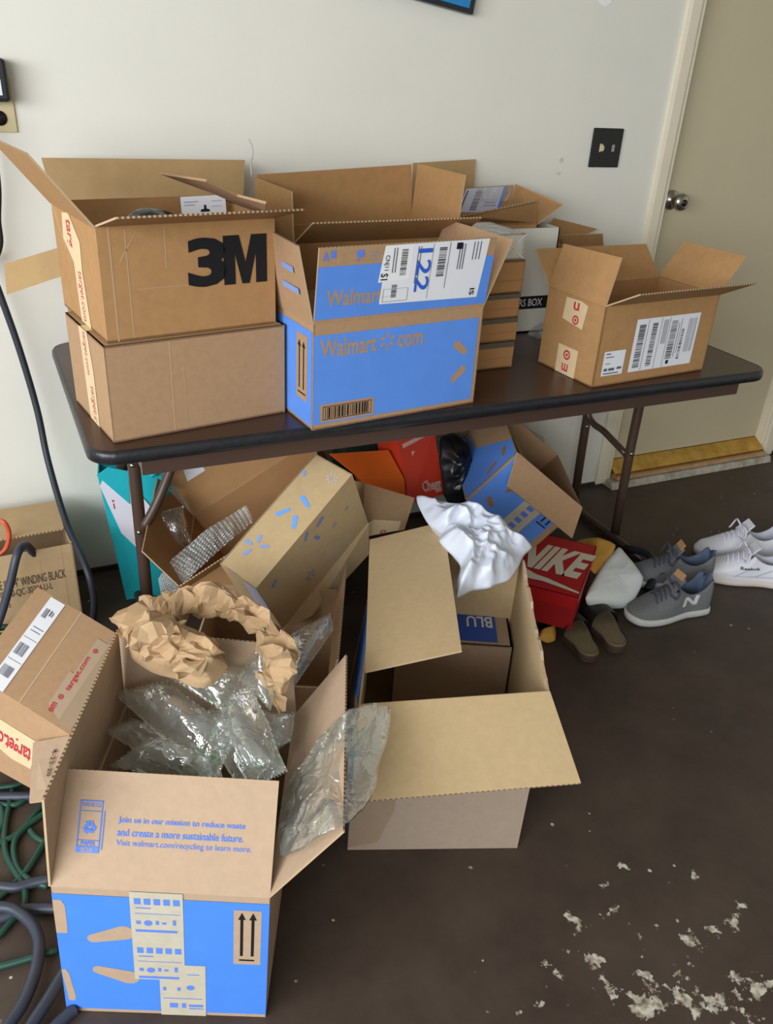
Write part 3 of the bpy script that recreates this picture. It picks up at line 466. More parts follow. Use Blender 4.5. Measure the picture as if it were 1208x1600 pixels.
def multi(boxes):
    V, F = [], []
    for b in boxes:
        vs, fs = boxv(*b); o = len(V); V += vs; F += [tuple(i+o for i in f) for f in fs]
    return V, F
struct('floor', *multi([(X0, Y0, -.1, X1, .14, 0)]), floor_material())
struct('wall_back', *multi([(X0, 0, 0, DL, .14, ZC), (DR, 0, 0, X1, .14, ZC), (DL, 0, DT, DR, .14, ZC)]), WALL)
struct('wall_right', *multi([(X1, Y0, 0, X1+.12, .14, ZC)]), WALL)
struct('wall_left', *multi([(X0-.12, -1.1, 0, X0, .14, ZC), (X0-.12, Y0, 2.35, X0, -1.1, ZC), (X0-.12, Y0, 0, X0, -5.5, 2.35)]), WALL)
struct('wall_front', *multi([(X0, Y0-.12, 0, X1, Y0, ZC)]), WALL)
struct('ceiling', *multi([(X0, Y0, ZC, X1, .14, ZC+.1)]), CEIL)
DARKP = mat('dark_floor_paint', (52, 42, 37), .5)
struct('baseboard_back', *multi([(X0, -.008, 0, .85, -.0005, .016), (DR+.08, -.008, 0, X1, -.0005, .016)]), DARKP)
def casing(name, x0, x1):
    pts = [(x0, -.0005), (x0, -.012), (x0+.012, -.017), (x1-.02, -.017), (x1-.008, -.012), (x1, -.012), (x1, -.0005)]
    if name == 'trim_2': pts = [(x0+x1-a, b) for a, b in pts][::-1]
    vs, fs = extrude_poly([V3((a, b, .012)) for a, b in pts], (0, 0, 2.14)); struct(name, vs, [f[::-1] for f in fs], TRIM)
casing('trim_1', .848, DL+.004); casing('trim_2', DR-.004, DR+.068)
struct('trim_3', *multi([(.848, -.017, DT+.0, DR+.068, -.0005, DT+.065)]), TRIM)
struct('trim_4', *multi([(DL, .0, .03, DL+.012, .13, DT), (DR-.012, .0, .03, DR, .13, DT)]), TRIM)
d = bpy.data.objects.new('door_1', None); COL.objects.link(d); d.location = (DL+.014, .03, 0); tag(d, kind='structure')
boxo('door_slab', (DL+.0135, .03, .0865, DR-.0135, .07, DT-.004), DOORC, d, .002)
CHROME = mat('satin_nickel', (175, 170, 162), .28, 1)
kx, kz = .972, 1.068
def lathe(name, prof, c, ax, m, parent, n=28, label=None):
    c = V3(c); ax = V3(ax).normalized(); e1 = ax.orthogonal().normalized(); e2 = ax.cross(e1); vs, fs = [], []
    for r, h in prof:
        for k in range(n): a = 2*PI*k/n; vs.append(c+ax*h+(e1*math.cos(a)+e2*math.sin(a))*r)
    for i in range(len(prof)-1):
        for k in range(n): fs.append((i*n+k, i*n+(k+1) % n, (i+1)*n+(k+1) % n, (i+1)*n+k))
    fs += [tuple(range(n-1, -1, -1)), tuple((len(prof)-1)*n+k for k in range(n))]
    return mk(name, vs, fs, m, parent, smooth=True, label=label)
kn = lathe('door_knob', [(.033, 0), (.033, .004), (.028, .009), (.013, .011), (.012, .028), (.018, .034), (.027, .042), (.029, .052), (.026, .062), (.017, .067), (.001, .068)], (kx, .0295, kz), (0, -1, 0), CHROME, d)
lathe('keyhole_rim', [(.011, 0), (.011, .002), (.001, .0022)], (kx, -.039, kz), (0, -1, 0), mat('dark_metal', (70, 66, 60), .35, 1), kn)
BRASS = mat('worn_brass', (198, 160, 84), .3, 1, var=.25, scale=18, bump=.2, bscale=30)
struct('door_gap_blocker', *multi([(DL+.013, .0305, .001, DR-.013, .10, .0855)]), DARKP)  # added dark backing; blocks light leaking through the gap under the door
t_ = thing('door_threshold', 'worn brass and wood threshold below the cream door', 'threshold', (1.32, 0, 0))
vs, fs = extrude_poly([V3((DL+.013, .029, .085)), V3((DL+.013, -.03, .05)), V3((DL+.013, -.03, .042)), V3((DL+.013, .029, .042))], (DR-DL-.026, 0, 0)); mk('brass_plate', vs, fs, BRASS, t_)
vs, fs = extrude_poly([V3((DL+.013, .029, .0415)), V3((DL+.013, -.042, .0415)), V3((DL+.013, -.05, .03)), V3((DL+.013, .029, .026))], (DR-DL-.026, 0, 0)); mk('wood_nosing', vs, fs, mat('worn_wood', (168, 135, 95), .7, var=.3, scale=25), t_)
vs, fs = extrude_poly([V3((DL-.02, .029, .0255)), V3((DL-.02, -.055, .0255)), V3((DL-.02, -.066, .001)), V3((DL-.02, .029, .001))], (DR-DL+.03, 0, 0)); mk('concrete_lip', vs, fs, mat('chipped_concrete', (170, 163, 148), .85, var=.4, scale=22, bump=.6, bscale=40), t_)
# ------------------------------------------------------------ things on the wall
sx, sz = .632, 1.231
sp = thing('light_switch', 'black double light switch plate on the white wall left of the door', 'light switch', (sx, 0, sz-.06))
boxo('plate', (sx-.058, -.007, sz-.057, sx+.058, -.0004, sz+.057), mat('black_plastic', (22, 22, 23), .4), sp, .003)
vs, fs = extrude_poly([V3((sx-.028, -.0072, sz-.012)), V3((sx-.028, -.0072, sz+.012)), V3((sx-.028, -.019, sz+.004)), V3((sx-.028, -.017, sz-.008))], (.010, 0, 0)); mk('toggle', vs, fs, mat('ivory_plastic', (214, 200, 165), .4), sp, label='ivory toggle lever')
boxo('slot', (sx+.02, -.0085, sz-.010, sx+.030, -.0065, sz+.010), mat('pale_plastic', (150, 150, 146), .4), sp)
for ddx in (-.023, .025):
    for ddz in (-.031, .031): lathe('screw', [(.0035, 0), (.003, .0012), (.0005, .0014)], (sx+ddx, -.0068, sz+ddz), (0, -1, 0), mat('dark_screw', (75, 72, 68), .4, 1), sp, 10)
op = thing('wall_outlet', 'almond wall outlet plate beside the left photo edge', 'outlet', (-1.124, 0, 1.238))
boxo('plate', (-1.162, -.006, 1.238, -1.089, -.0004, 1.354), mat('almond_plastic', (205, 192, 150), .45), op, .002)
lathe('socket', [(.016, 0), (.016, .002), (.001, .0022)], (-1.124, -.006, 1.268), (0, -1, 0), mat('black_plastic', (22, 22, 23), .4), op)
ch = thing('plug_charger', 'black plug-in charger with white label above the wall outlet', 'charger', (-1.14, -.03, 1.304))
boxo('case', (-1.20, -.052, 1.304, -1.096, -.0065, 1.392), mat('charger_black', (30, 33, 38), .45), ch, .008)
boxo('label', (-1.18, -.0535, 1.318, -1.112, -.0515, 1.35), WHITE, ch)
lead = tube('charger_cord', [(-1.16, -.055, 1.285), (-1.15, -.05, 1.20), (-1.152, -.045, 1.12), (-1.163, -.042, 1.05), (-1.168, -.042, .99), (-1.20, -.045, .93)], .0075, mat('rubber_black', (26, 27, 31), .5)); tag(lead, 'short thick black charger cord hanging at the left photo edge', 'cord')
fr = thing('wall_panel', 'dark-edged blue panel hung high on the white wall', 'wall panel', (-.03, -.02, 1.56))
FB = [V3((-.32, -.03, 1.612)), V3((.092, -.03, 1.556)), V3((.125, -.03, 1.80)), V3((-.28, -.03, 1.86))]
vs, fs, mi = slab(FB, .026); mk('back_board', vs, fs, mat('dark_frame', (32, 38, 44), .4), fr)
decal('panel_face', FB, [rect(.03, .05, .965, .95)], mat('cyan_panel', (32, 128, 190), .4, var=.15, scale=20), fr, .0012)
stk = mk('wall_sticker', *extrude_poly([V3((.515, -.0004, 1.622)), V3((.53, -.0004, 1.612)), V3((.548, -.0004, 1.608)), V3((.566, -.0004, 1.62)), V3((.57, -.0004, 1.66)), V3((.515, -.0004, 1.66))], (0, -.0012, 0)), mat('sticker_white', (240, 240, 238), .5)); tag(stk, 'small torn white paper scrap stuck on the wall above the switch', 'paper scrap')
# ------------------------------------------------------------ folding table
TH = .7353; tx, ty, ta, TL_, TW = -1.079, -.766, .0083, 1.8208, .74
def tp(x, y, z): return V3((tx+x*math.cos(ta)-y*math.sin(ta), ty+x*math.sin(ta)+y*math.cos(ta), z))
tb = thing('folding_table', 'brown laminate folding table with black edge against the wall', 'table', tp(TL_/2, TW/2, 0))
def rrect(inset, r, z, n=8):
    out = []
    for cx, cy, a0 in ((TL_-r-inset, r+inset, -PI/2), (TL_-r-inset, TW-r-inset, 0), (r+inset, TW-r-inset, PI/2), (r+inset, r+inset, PI)):
        for k in range(n+1): a = a0+PI/2*k/n; out.append(tp(cx+r*math.cos(a), cy+r*math.sin(a), z))
    return out
LAM = mat('walnut_laminate', (62, 40, 33), .3, var=.10, scale=6, stretch=(1, 12, 1), spec=.5)
VINYL = mat('black_vinyl_edge', (30, 31, 36), .35, var=.3, scale=50, bump=.3, bscale=80)
METAL = mat('brown_enamel', (74, 56, 47), .35, spec=.5)
top = rrect(.006, .05, TH); bot = rrect(.006, .05, TH-.02); n = len(top)
mk('tabletop', top+bot, [tuple(range(n)), tuple(range(2*n-1, n-1, -1))]+[(i+n, (i+1) % n+n, (i+1) % n, i) for i in range(n)], LAM, tb)
prof = [(.006, TH+.0006), (.002, TH-.0005), (-.002, TH-.006), (-.003, TH-.016), (-.001, TH-.026), (.004, TH-.0295), (.012, TH-.03)]
loops = [rrect(i, .05-(i-.006), z) for i, z in prof]; V = sum(loops, []); F = []
for a in range(len(loops)-1):
    for i in range(n): F.append((a*n+i, (a+1)*n+i, (a+1)*n+(i+1) % n, a*n+(i+1) % n))
mk('edge_band', V, F, VINYL, tb, smooth=True, label='scuffed black vinyl edge')
def rail(x0, y0, x1, y1, z0, z1):
    c = [tp(x0, y0, z0), tp(x1, y0, z0), tp(x1, y1, z0), tp(x0, y1, z0)]
    vs, fs = extrude_poly(c, (0, 0, z1-z0)); return vs, [f[::-1] for f in fs]
for a in ((.10, .03, TL_-.08, .048), (.10, TW-.048, TL_-.08, TW-.03)): mk('apron', *rail(*a, TH-.072, TH-.0305), METAL, tb)
for a in ((.10, .049, .118, TW-.049), (TL_-.098, .049, TL_-.08, TW-.049)): mk('apron', *rail(*a, TH-.065, TH-.0305), METAL, tb)
RIV = mat('rivet_steel', (190, 188, 182), .3, 1)
def w3(x, y, z): return V3((x, y, z))
for side, xc in (('l', -.95), ('r', .637)):
    yf, yb = -.383, -.14
    for y in (yf, yb):
        tube('leg', [w3(xc+(.012 if side == 'r' else 0), y, .016), w3(xc, y, .36), w3(xc, y, TH-.0315)], .0155, METAL, tb, 14, sub=2)
        lathe('rivet', [(.006, 0), (.0055, .003), (.001, .005)], w3(xc-.006, y-.0145, .34), (-.3, -1, 0), RIV, tb, 12)
        lathe('rivet', [(.006, 0), (.0055, .003), (.001, .005)], w3(xc-.006, y-.0145, .53), (-.3, -1, 0), RIV, tb, 12)
        vs, fs = boxv(xc-.02, y-.018, TH-.12, xc+.02, y-.0165, TH-.031); mk('hinge_plate', vs, fs, METAL, tb)
    tube('foot_bar', [w3(xc, -.09, .016), w3(xc, -.30, .017), w3(xc, -.56, .016)], .0135, METAL, tb, 14, sub=1)
    tube('cross_bar', [w3(xc, yf, .60), w3(xc, yb, .60)], .009, METAL, tb, 10, sub=1)
    if side == 'l': tube('brace', [w3(xc+.006, yf-.02, .355), w3(xc+.04, yf-.018, .41), w3(xc+.085, yf-.01, .50), w3(xc+.17, yf, TH-.032)], .0125, METAL, tb, 10, sub=5)
    else: tube('brace', [w3(xc, yf+.015, .325), w3(xc-.01, -.26, .36), w3(xc-.015, -.15, .395), w3(xc-.15, -.12, TH-.032)], .0115, METAL, tb, 10, sub=5)
# ------------------------------------------------------------ cartons on the table
def target_tape(q, parent, u0, u1, v0, v1, along='v', items=(), m=TAPE):
    tp_ = decal('tape', q, [rect(u0, v0, u1, v1)], m, parent, .0007)
    return tp_
# lower carton
r, p = carton('closed_carton', 'closed plain brown carton beneath the box with big black lettering', D['A'], open_=())
ql = fq(p['c'], 'left'); W_, H_ = qsize(ql)
t1 = decal('tape', ql, [[(.42, 0), (.66, 0), (.66, .62), (.60, 1), (.38, 1)]], TAPE, r)
lettering(ql, 'target.com', (.45, .52, .55, .98), RED, t1, 3); lettering(ql, 'target.c', (.50, .03, .61, .42), RED, t1, 3)
tpq = fq(p['c'], 'top'); decal('tape', tpq, [rect(0, .42, 1, .58)], TAPE, r)
qf = fq(p['c'], 'front'); decal('crease', qf, [rect(.33, .02, .338, .98), rect(.40, .02, .405, .7)], mat('crease_kraft', (184, 151, 117), .8), r, .0004)
# 3M carton
r, p = carton('open_carton', 'open brown carton with huge black numeral and letter on its front', D['B'], board=KRB)
qf = fq(p['c'], 'front'); lettering(qf, '3', (.47, .42, .70, .865), BLACK, r, 0, .04)
decal('lettering', qf, [[(.68+.265*x, .42+.45*y) for x, y in ((0, 0), (0, 1), (.36, 1), (.5, .45), (.64, 1), (1, 1), (1, 0), (.74, 0), (.74, .62), (.585, 0), (.415, 0), (.26, .62), (.26, 0))]], BLACK, r, .0012)
decal('crease', qf, [rect(.055, 0, .065, 1), rect(.14, .02, .147, .97), [(.1, .7), (.2, .95), (.205, .95), (.11, .7)], rect(.35, .62, .356, .98), rect(.18, .45, .7, .456)], mat('crease_kraft', (184, 151, 117), .8), r, .0004)
ql = fq(p['c'], 'left'); t1 = decal('tape', ql, [[(.44, 0), (.66, 0), (.60, .5), (.62, .78), (.42, .99), (.26, .96), (.22, .72), (.42, .55)]], TAPE, r)
lettering(ql, 'target.com', (.47, .03, .57, .5), RED, t1, 3); lettering(ql, 'targ', (.3, .68, .45, .93), RED, t1, 3, .02)
tpts = [V3(q) for q in D['Btorn']]; nn = (tpts[2]-tpts[0]).cross(tpts[5]-tpts[0]).normalized()
vs, fs = extrude_poly(tpts, nn*.004); mk('torn_flap', vs, fs, KR, r, label='torn frayed flap leaning into the box')
tag(tube('plastic_strap', D['tang']+[[D['tang'][-1][0], D['tang'][-1][1]-.005, D['tang'][-1][2]-.03]], .0015, mat('clear_strap', (190, 190, 195), .3), seg=6), 'thin clear plastic strip sticking up behind the black-lettered carton', 'plastic strip')
hq = [V3(q) for q in D['hang']]; hq = [hq[0]+V3((0, 0, -.03)), hq[1]+V3((0, 0, -.03)), hq[2]+V3((0, 0, .018)), hq[3]+V3((0, 0, .018))]
ht = thing('hang_tab_package', 'white hang-tab package inside the black-lettered carton', 'package', (hq[0]+hq[1])/2)
vs, fs, mi = slab(hq, .004); cd_ = mk('card', vs, fs, WHITE, ht)
decal('euro_slot', hq, [[(.42, .58), (.62, .58), (.62, .64), (.55, .66), (.55, .76), (.50, .76), (.50, .66), (.42, .64)]], BLACK, cd_)
decal('print', hq, [rect(.06, .84, .38, .87), rect(.06, .76, .3, .79), rect(.68, .84, .92, .86), rect(.68, .7, .9, .72)], mat('pale_grey_ink', (165, 170, 190), .7), cd_)
rl = D['roll']; pk = blob('dark_pouch', [(rl[0][0], -.56, 1.115), (rl[2][0], -.50, 1.135), (rl[4][0]+.02, -.50, 1.125), (rl[4][0], -.58, 1.115)], (0, 0, .022), .003, 20, mat('black_poly', (38, 38, 42), .3), under=4)
tag(pk, 'dark grey pouch inside the black-lettered carton', 'pouch')
# carton behind the 3M box
r, p = carton('open_carton', 'wide open carton behind the black-lettered one with its flap against the wall', D['X'], board=mat('kraft_board_olive', (172, 143, 102), .8, var=.08, scale=14, bump=.2, bscale=30, spec=.2))
# blue printed carton
r, p = carton('blue_carton', 'open blue printed carton numbered 122 at the table front', D['C'])
KP = KR
qf = fq(p['c'], 'front'); A_ = qsize(qf)[0]/qsize(qf)[1]
decal('blue_panel', qf, [rect(.0, .055, .975, .90)], BLUE, p['body'])
lettering(qf, 'Walmart', (.035, .69, .35, .86), KP, p['body'], 0, .02); lettering(qf, 'com', (.475, .70, .625, .82), KP, p['body'], 0, .02)
decal('spark', qf, spark(.412, .775, .048, A_, w=.17), KP, p['body'], .0013)
decal('spark', qf, [petal(.875, .61, .07, .022, .016, -.65, A_), petal(.87, .34, .075, .016, .022, .75, A_)], KP, p['body'], .0013)
decal('barcode_panel', qf, [rect(.04, .07, .35, .245)], KP, p['body'], .0013); decal('barcode', qf, bars(.068, .10, .322, .21, 22, seed=3)+[rect(.055, .215, .335, .222), rect(.055, .088, .335, .095), rect(.055, .09, .058, .22), rect(.332, .09, .335, .22)], BLACK, p['body'], .0017)
ql = fq(p['c'], 'left'); decal('blue_panel', ql, [rect(.02, .03, .98, .93)], BLUE, p['body'])
decal('arrow_panel', ql, [rect(.70, .24, .90, .86)], KP, p['body'], .0013)
decal('arrows', ql, [rect(.745, .34, .765, .74), [(.725, .74), (.785, .74), (.755, .80)], rect(.825, .34, .845, .74), [(.805, .74), (.865, .74), (.835, .80)], rect(.73, .29, .87, .305)], BLACK, p['body'], .0017)
qfl = D['C']['f']['front']; A2_ = qsize(qfl)[0]/qsize(qfl)[1]
decal('blue_panel', qfl, [rect(.0, .06, 1, .76)], BLUE, p['front'])
lettering(qfl, 'Walmart', (.055, .23, .36, .45), KP, p['front'], 0, .02)
lb = decal('label', qfl, [[(.345, .20), (.935, .17), (.955, 1.0), (.355, .985)]], WHITE, r, .0013, label='white shipping label with handwritten 122')
decal('label_patch', qfl, [[(.325, .50), (.50, .52), (.505, .985), (.345, .985)]], mat('label_paper_b', (236, 237, 240), .6), p['front'], .0016)
decal('barcode', qfl, bars(.44, .58, .475, .93, 30, False, 5)+bars(.405, .28, .435, .46, 14, False, 6)+bars(.655, .52, .70, .93, 26, False, 7)+[rect(.355, .30, .40, .302), rect(.36, .225, .5, .23), rect(.5, .23, .502, .40), rect(.36, .40, .5, .403), rect(.36, .23, .362, .4), rect(.618, .22, .62, .98), rect(.715, .35, .718, .98)], BLACK, lb, .0020)
decal('fine_print', qfl, [rect(u, .62, u+.006, .95) for u in (.395, .41)]+[rect(u, .45, u+.005, .95) for u in (.53, .545)]+[rect(u, .6, u+.006, .95) for u in (.775, .79, .805)]+[rect(u, .72, u+.006, .97) for u in (.86, .88, .90)], GREY, lb, .0020)
lettering(qfl, '122', (.535, .33, .615, .92), MARK, lb, 3, .015, .0026, label='122 written in blue marker')
lettering(qfl, 'CNJ11', (.345, .66, .375, .86), BLACK, lb, 3, .01, .0026); lettering(qfl, 'S1', (.335, .53, .375, .62), BLACK, lb, 3, .02, .0026); lettering(qfl, 'IS', (.88, .21, .91, .31), BLACK, lb, 3, .02, .0026)
decal('mark', qfl, [rect(.755, .88, .79, .97)], BLACK, lb, .0022)
lettering(qfl, 'A', (.02, .83, .05, .95), BLUEINK, p['front'], 0, .02); decal('print', qfl, [rect(.06, .86, .085, .96), disc(.215, .9, .02, A2_)[0], rect(.20, .80, .21, .84), rect(.27, .82, .32, .825), rect(.27, .86, .31, .865), rect(.27, .9, .32, .905)], BLUEINK, p['front'])
qll = D['C']['f']['left']; qll = [qll[1], qll[0], qll[3], qll[2]]
decal('print', qll, [rect(.62, .62, .86, .70), rect(.58, .36, .9, .44)], PALEINK, p['left'], .0085)
# tall open carton behind the blue one
r, p = carton('open_carton', 'tall open brown carton directly behind the blue 122 carton', D['D'], board=KRB)
s0, s1 = [V3(x) for x in D['sheet']]; zb = TH+.001
vs, fs, mi = slab([V3((s0.x, -.045, zb)), V3((s1.x, -.045, zb)), V3((s1.x, -.012, s1.z)), V3((s0.x, -.012, s0.z))], .004)
tag(mk('cardboard_sheet', vs, fs, [mat('kraft_board_olive', (172, 143, 102), .8), EDGE], None, mi), 'flat brown cardboard sheet leaning on the wall behind the tall open carton', 'cardboard sheet')
# stack of four flat boxes
for k, (lab) in enumerate(('bottom flat brown box of the stack right of the blue carton', 'second from bottom flat brown box of the taped stack', 'third from bottom flat brown box of the taped stack', 'top flat brown box of the stack under a film-wrapped pack')):
    r, p = carton('flat_box', lab, D['F%d' % k], board=mat('kraft_amber', (166, 124, 78), .7, var=.05, scale=12, bump=.08), open_=(), group='flat boxes stacked beside the blue carton')
    q = fq(p['c'], 'front')
    if k < 3: decal('lid_band', q, [rect(0, .80, 1, 1)], mat('dark_grey_band', (92, 84, 74), .6), r)
    decal('seam', q, [rect(.1, .38, .98, .40)], mat('amber_seam', (150, 106, 58), .7), r, .0012)
r, p = carton('wrapped_pack', 'film-wrapped pale pack on top of the flat box stack', D['PW'], board=mat('pale_pack', (205, 203, 198), .5, var=.08, scale=30), open_=(), cat='package')
FILM = film('clear_film', (.97, .98, .98, 1), .2, .1)
c2 = [V3(x)+(V3(x)-sum([V3(y) for y in D['PW']['c']], V3())/8)*.03 for x in D['PW']['c']]
mk('film_wrap', c2, [FACES[f] for f in ('front', 'left', 'right', 'back', 'top')], FILM, r)
decal('fold', fq(c2, 'front'), [[(.35, .05), (.37, .05), (.99, .95), (.97, .97)], [(.35, .95), (.37, .97), (.98, .05), (.96, .03)]], mat('fold_white', (225, 225, 225), .4), r)
# white box and the carton in it
r, p = carton('white_box', 'tall white storage box with a black lettered band behind the stack', D['W'], board=mat('white_board', (222, 220, 208), .6, var=.03), cat='box')
q = fq(p['c'], 'front'); bd = decal('black_band', q, [rect(.3, .235, .995, .36)], BLACK, r)
lettering(q, 'RS BOX', (.60, .262, .90, .335), mat('white_ink', (225, 225, 222), .6), bd, 0, .01)
r, p = carton('open_carton', 'open carton with shipping label standing in the white box', D['E'], board=KRB)
qb = D['E']['f']['back']; lb = decal('label', qb, [rect(.03, .08, .80, .97)], mat('lilac_label', (206, 208, 232), .3), r, .0012); decal('blue_strip', qb, [rect(.80, .08, .86, .98)], BLUEINK, r, .0012)
decal('barcode', qb, bars(.25, .15, .38, .9, 18, False, 11)+[rect(.5, .3, .75, .32), rect(.5, .4, .72, .42), rect(.06, .2, .09, .9)], GREY, lb, .0018)
decal('clear_tape', qb, [rect(.25, .45, .98, .97)], film('tape_film', (.98, .97, .93, 1), .25, .12), r, .0026)
r, p = carton('open_carton', 'small open brown carton behind the white box beside the wall', D['H'], board=KRB)
q = D['H']['c']; pz = blob('crumpled_paper', [(q[0][0]+.04, q[0][1]+.05, q[4][2]-.03), (q[0][0]+.05, q[0][1]+.09, q[4][2]-.02), (q[0][0]+.12, q[0][1]+.09, q[4][2]-.02), (q[0][0]+.12, q[0][1]+.05, q[4][2]-.03)], (0, 0, .035), .008, 30, WHITE, under=.8, smooth=False, seg=30, rings=6); tag(pz, 'crumpled white paper in the small carton behind the white box', 'paper')
# right-hand target carton
r, p = carton('open_carton', 'open brown carton with two white labels on the right table end', D['T'], board=KRB)
qf = fq(p['c'], 'front')
lb = decal('label', qf, [rect(.285, .13, .855, .80)], WHITE, r, label='large white shipping label with barcodes')
decal('barcode', qf, bars(.315, .18, .37, .74, 40, False, 21)+bars(.43, .18, .475, .74, 36, False, 22)+bars(.60, .24, .655, .74, 34, False, 23)+bars(.705, .22, .73, .62, 22, False, 24)+[rect(.39, .14, .393, .79), rect(.505, .14, .508, .79), rect(.58, .14, .583, .79), rect(.615, .17, .64, .22)], BLACK, lb, .0014)
decal('fine_print', qf, [rect(u, .45, u+.006, .76) for u in (.53, .545, .56)]+[rect(u, .3, u+.005, .74) for u in (.76, .775, .79, .81, .825)]+[rect(.67, .25, .675, .7), rect(.69, .3, .694, .75)], GREY, lb, .0014)
lb = decal('label', qf, [rect(.055, .13, .235, .44)], WHITE, r, label='small white address label')
decal('fine_print', qf, [rect(.07, .40, .11, .415), rect(.07, .36, .14, .372), rect(.075, .28, .12, .288), rect(.07, .19, .1, .225), rect(.11, .19, .16, .225), rect(.18, .20, .22, .23), rect(.07, .15, .2, .165)], GREY, lb, .0014)
ql = fq(p['c'], 'left'); a_ = qsize(ql)[0]/qsize(ql)[1]
t1 = decal('tape', ql, [rect(.33, 0, .68, .36)], TAPE, r); decal('tape', ql, [[(.32, .68), (.68, .63), (.72, .93), (.60, .96), (.34, .95)]], TAPE, r)
decal('bullseye', ql, bullseye(.50, .255, .06, a_)+bullseye(.55, .715, .055, a_), RED, t1, .0013)
lettering(ql, 'm', (.44, .04, .55, .14), RED, t1, 2, .02); lettering(ql, 'n', (.48, .83, .58, .93), RED, t1, 2, .02)
pc = blob('film_scrap', [(.24, -.33, .737), (.235, -.28, .737), (.29, -.27, .737), (.31, -.32, .737)], (0, 0, .03), .006, 40, FILM, under=.01, seg=40, rings=8); tag(pc, 'crumpled clear film scrap on the table beside the white box', 'film')
# ------------------------------------------------------------ cartons on the floor
r, p = carton('blue_carton', 'open blue carton nearest the camera with recycling message on its flap', D['K'], board=KR3)
qf = fq(p['c'], 'front'); A_ = qsize(qf)[0]/qsize(qf)[1]
decal('blue_panel', qf, [rect(.0, .03, 1, .955)], BLUEV, p['body'])
decal('spark', qf, [petal(.245, .655, .155, .030, .050, .34, A_), petal(.255, .345, .155, .030, .050, -.34, A_), [(.0, .66), (.05, .66), (.055, .70), (.055, .87), (.04, .91), (.0, .91)], [(.02, .10), (.05, .10), (.055, .14), (.035, .33), (.02, .37), (.0, .36)]], KR3, p['body'], .0013)
decal('tape', qf, [[(.355, .31), (.60, .31), (.60, 1.0), (.355, 1.0)], [(.475, .0), (.70, .0), (.70, .44), (.60, .44), (.60, .31), (.475, .31)]], TAPE2, p['body'], .0015)
pr = []
for v0 in (.93, .55): pr += [rect(.375+.045*k, v0-.02, .405+.045*k, v0+.025) for k in range(5)]+[rect(.38, v0-.05, .45, v0-.042), rect(.375, v0-.09, .585, v0-.086), rect(.38, v0-.17, .40, v0-.145), disc(.435, v0-.16, .02, A_)[0], rect(.47, v0-.17, .485, v0-.14), rect(.5, v0-.165, .52, v0-.15), rect(.55, v0-.17, .565, v0-.13), rect(.375, v0-.23, .57, v0-.212)]
pr += [rect(.49, .22, .505, .25), rect(.56, .22, .575, .25), disc(.625, .25, .02, A_)[0], rect(.49, .15, .68, .155), rect(.52, .07, .56, .11), rect(.58, .07, .60, .11), rect(.615, .08, .685, .10), rect(.615, .06, .685, .068), rect(.61, .36, .67, .366)]
decal('tape_print', qf, pr, BLUEINK, p['body'], .0019)
decal('arrow_panel', qf, [rect(.835, .47, .965, .90)], KR3, p['body'], .0013)
decal('arrows', qf, [rect(.866, .54, .880, .84), [(.855, .83), (.891, .83), (.873, .885)], rect(.918, .54, .932, .84), [(.907, .83), (.943, .83), (.925, .885)], rect(.862, .50, .935, .512)], BLACK, p['body'], .0017)
qk = D['K']['f']['front']; a2 = qsize(qk)[0]/qsize(qk)[1]
lettering(qk, 'Join us in our mission to reduce waste', (.275, .555, .86, .62), BLUEINK, p['front'], 0, .014)
lettering(qk, 'and create a more sustainable future.', (.275, .455, .855, .52), BLUEINK, p['front'], 0, .014)
lettering(qk, 'Visit walmart.com/recycling to learn more.', (.275, .36, .895, .425), BLUEINK, p['front'], 0, .0)
def arrow_tri(cx, cy, s, asp):
    out = []; V = [(math.cos(PI/2-2*PI*k/3), math.sin(PI/2-2*PI*k/3)) for k in range(3)]
    for k in range(3):
        (ax_, ay), (bx_, by) = V[k], V[(k+1) % 3]; L = math.hypot(bx_-ax_, by-ay); dx, dy = (bx_-ax_)/L, (by-ay)/L; nx, ny = -dy, dx
        for t in ([(.30, -.24), (.98, -.24), (.98, .24), (.14, .24)], [(.98, -.46), (1.48, .0), (.98, .46)]):
            out.append([(cx+s*(ax_*.85+dx*u+nx*v), cy+s*(ay*.85+dy*u+ny*v)*asp) for u, v in t])
    return out
decal('recycling_mark', qk, [rect(.095, .30, .10, .74), rect(.195, .30, .20, .74), rect(.095, .735, .20, .745), rect(.095, .40, .20, .407), rect(.095, .65, .20, .655), rect(.10, .30, .195, .355), rect(.208, .33, .213, .66)]+arrow_tri(.148, .515, .036, a2), BLUEINK, p['front'], .0011)
lettering(qk, 'PAPER', (.115, .362, .18, .395), BLUEINK, p['front'], 0, .02); lettering(qk, 'BOX', (.12, .308, .175, .347), KR3, p['front'], 0, .02, .0016); lettering(qk, 'PLEASE RECYCLE', (.105, .69, .19, .725), BLUEINK, p['front'], 0, .0)
